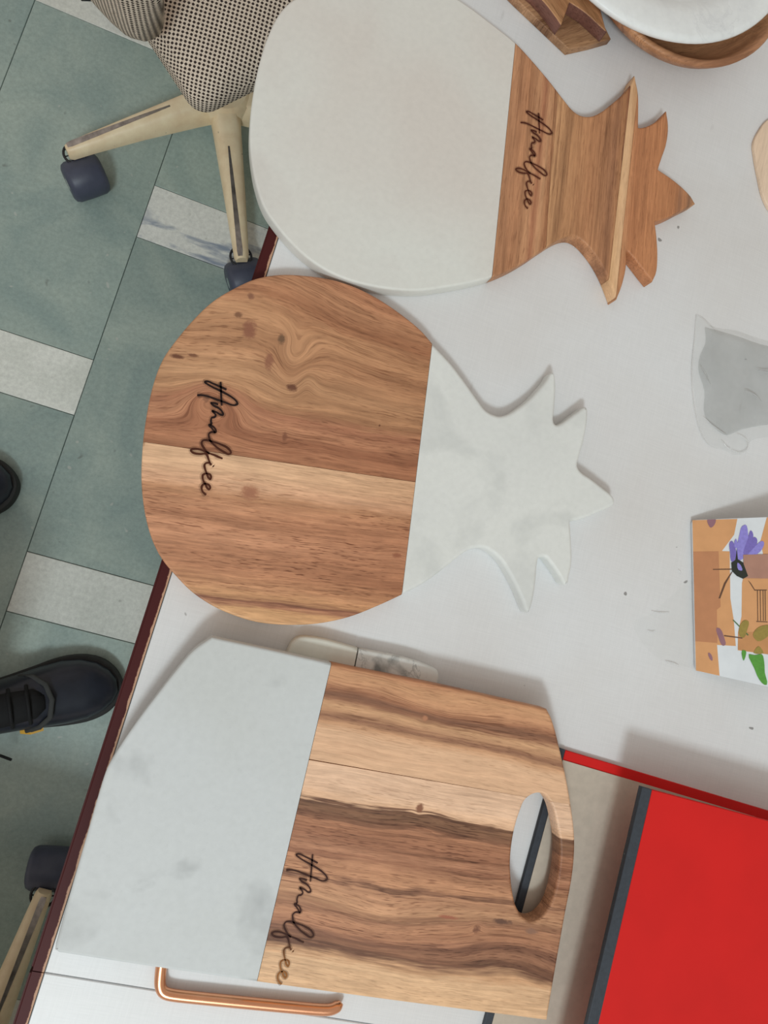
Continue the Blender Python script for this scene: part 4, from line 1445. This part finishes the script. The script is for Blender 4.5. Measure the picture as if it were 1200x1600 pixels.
# ------------------------------------------------------------------ person: shoes and trouser hems
m_shoe = plain('dark_shoe_leather', col(30, 33, 43), 0.36, var=0.2, scale=40, spec=0.5)
m_sole = plain('black_rubber_sole', col(30, 31, 30), 0.7)
m_lace = plain('black_lace', col(14, 14, 16), 0.8)
m_cuff = plain('grey_collar_fabric', col(52, 53, 52), 0.8)
m_tr = plain('dark_trouser_cloth', col(34, 36, 44), 0.9, var=0.15, scale=200, bump=0.1)
m_yel = plain('yellow_patch', col(200, 152, 52), 0.5)

person = empty('person', P(-60, 930, 0), 0, 'person in dark laced shoes standing beside the table', 'person')


def shoe(toe_px, heel_px, flip=1, patch=True):
    toe = P(*toe_px, .03); hl = P(*heel_px, .03)
    d = (toe - hl); d.z = 0; L = 0.315
    d.normalize()
    sdir = Vector((-d.y, d.x, 0)) * flip
    org = Vector((toe.x, toe.y, 0)) - d * L

    def W(x, y, z): return org + d * x + sdir * y + Vector((0, 0, z))
    root = bpy.data.objects.new('shoe', None); C.objects.link(root); root.parent = person
    root.empty_display_size = .05
    root.matrix_parent_inverse = Matrix.Translation(person.location).inverted()
    st = [(0.0, .020, 0), (.012, .036, 0), (.05, .044, 0), (.11, .044, .002), (.17, .051, .005), (.22, .058, .007), (.26, .056, .006), (.29, .044, .004), (.307, .026, .002), (.315, .006, 0)]
    out = [(x, w + c_) for x, w, c_ in st] + [(x, -w + c_) for x, w, c_ in reversed(st)]
    pl = [tuple(W(x, y, 0).xy) for x, y in catmull(out, 4)]
    o = obj('sole', slab_bm(pl, 0.0, .026, r=.003, rb=.002), m_sole, None, smooth=50); o.parent = root
    # upper: lofted sections
    xs = [.010, .03, .07, .11, .15, .19, .225, .255, .28, .298, .308]
    hw = [.030, .038, .042, .042, .046, .051, .0535, .051, .042, .028, .012]
    tp = [.105, .112, .112, .106, .092, .078, .068, .062, .056, .048, .038]
    rings = []
    for x, w, h in zip(xs, hw, tp):
        cy = np.interp(x, [a_[0] for a_ in st], [a_[2] for a_ in st])
        ring = []
        for k in range(20):
            a_ = math.pi * k / 19
            ca, sa = math.cos(a_), math.sin(a_)
            y = cy + w * math.copysign(abs(ca) ** 0.75, ca)
            z = .022 + (h - .022) * sa ** 0.8
            ring.append(W(x, y, z))
        rings.append(ring)
    o = obj('upper', loft_bm(rings), m_shoe, None, smooth='all'); o.parent = root
    # tongue panel
    rings = []
    for x, h, w in ((.085, .112, .024), (.11, .110, .026), (.15, .097, .026), (.185, .084, .024), (.20, .078, .012)):
        rings.append([W(x, .003 + w * s_, h + .004 - .008 * s_ * s_) for s_ in (-1, -.5, 0, .5, 1)] + [W(x, .003 + w * s_, h - .012) for s_ in (1, 0, -1)])
    o = obj('tongue', loft_bm(rings), m_lace, None, smooth='all'); o.parent = root
    o = obj('toe_band', tube_bm([W(x, y, z) for x, y, z in ((.16, .047, .05), (.185, .045, .066), (.205, .030, .078), (.212, .004, .0805), (.205, -.024, .078), (.185, -.038, .066), (.16, -.043, .05))], .0045, 8, flat=.5), m_cuff, None, smooth='all'); o.parent = root
    bm = bmesh.new()
    for i, x in enumerate((.10, .125, .15, .175)):
        h = np.interp(x, [.085, .11, .15, .185], [.112, .110, .097, .084])
        tube_bm([W(x, .034, h - .012), W(x + .003, .018, h + .004), W(x + .004, .003, h + .007), W(x + .003, -.012, h + .004), W(x, -.028, h - .012)], .0032, 6, bm)
    # loose bow ends
    tube_bm([W(.098, .01, .122), W(.105, .045, .128), W(.120, .075, .112), W(.116, .098, .075)], .0026, 6, bm)
    tube_bm([W(.098, 0, .122), W(.110, -.035, .128), W(.128, -.060, .108), W(.140, -.078, .080)], .0026, 6, bm)
    tube_bm([W(.094, 0, .122), W(.100, -.045, .130), W(.110, -.085, .118), W(.112, -.110, .090)], .0026, 6, bm)
    tube_bm([W(.094, 0, .122), W(.085, .05, .135), W(.098, .075, .128), W(.110, .04, .124), W(.100, 0, .122)], .0026, 6, bm)
    o = obj('laces', bm, m_lace, None, smooth='all'); o.parent = root
    if patch:
        bm = bmesh.new()
        q = [(.150, -.0445, .046), (.168, -.0475, .056), (.188, -.0455, .054), (.168, -.0505, .036)]
        a_ = [bm.verts.new(W(x, y - .0015, z)) for x, y, z in q]; b_ = [bm.verts.new(W(x, y + .006, z)) for x, y, z in q]
        bm.faces.new(a_); bm.faces.new(b_[::-1])
        for i in range(4): bm.faces.new((a_[i], b_[i], b_[(i + 1) % 4], a_[(i + 1) % 4]))
        o = obj('side_patch', bm, m_yel, None); o.parent = root
    # trouser leg rising from the ankle
    rings = []
    for z, r, dx in ((.085, .060, 0), (.11, .064, -.002), (.16, .062, -.006), (.25, .066, -.012), (.36, .076, -.02), (.46, .080, -.025), (.50, .078, -.03)):
        rings.append([W(.052 + dx + r * 1.05 * math.cos(2 * math.pi * k / 20), r * math.sin(2 * math.pi * k / 20), z) for k in range(20)])
    o = obj('trouser_leg', loft_bm(rings), m_tr, person, smooth='all')
    return root


shoe((190, 1071), (0, 1106), 1)
shoe((25, 752), (-170, 786), 1, patch=False)
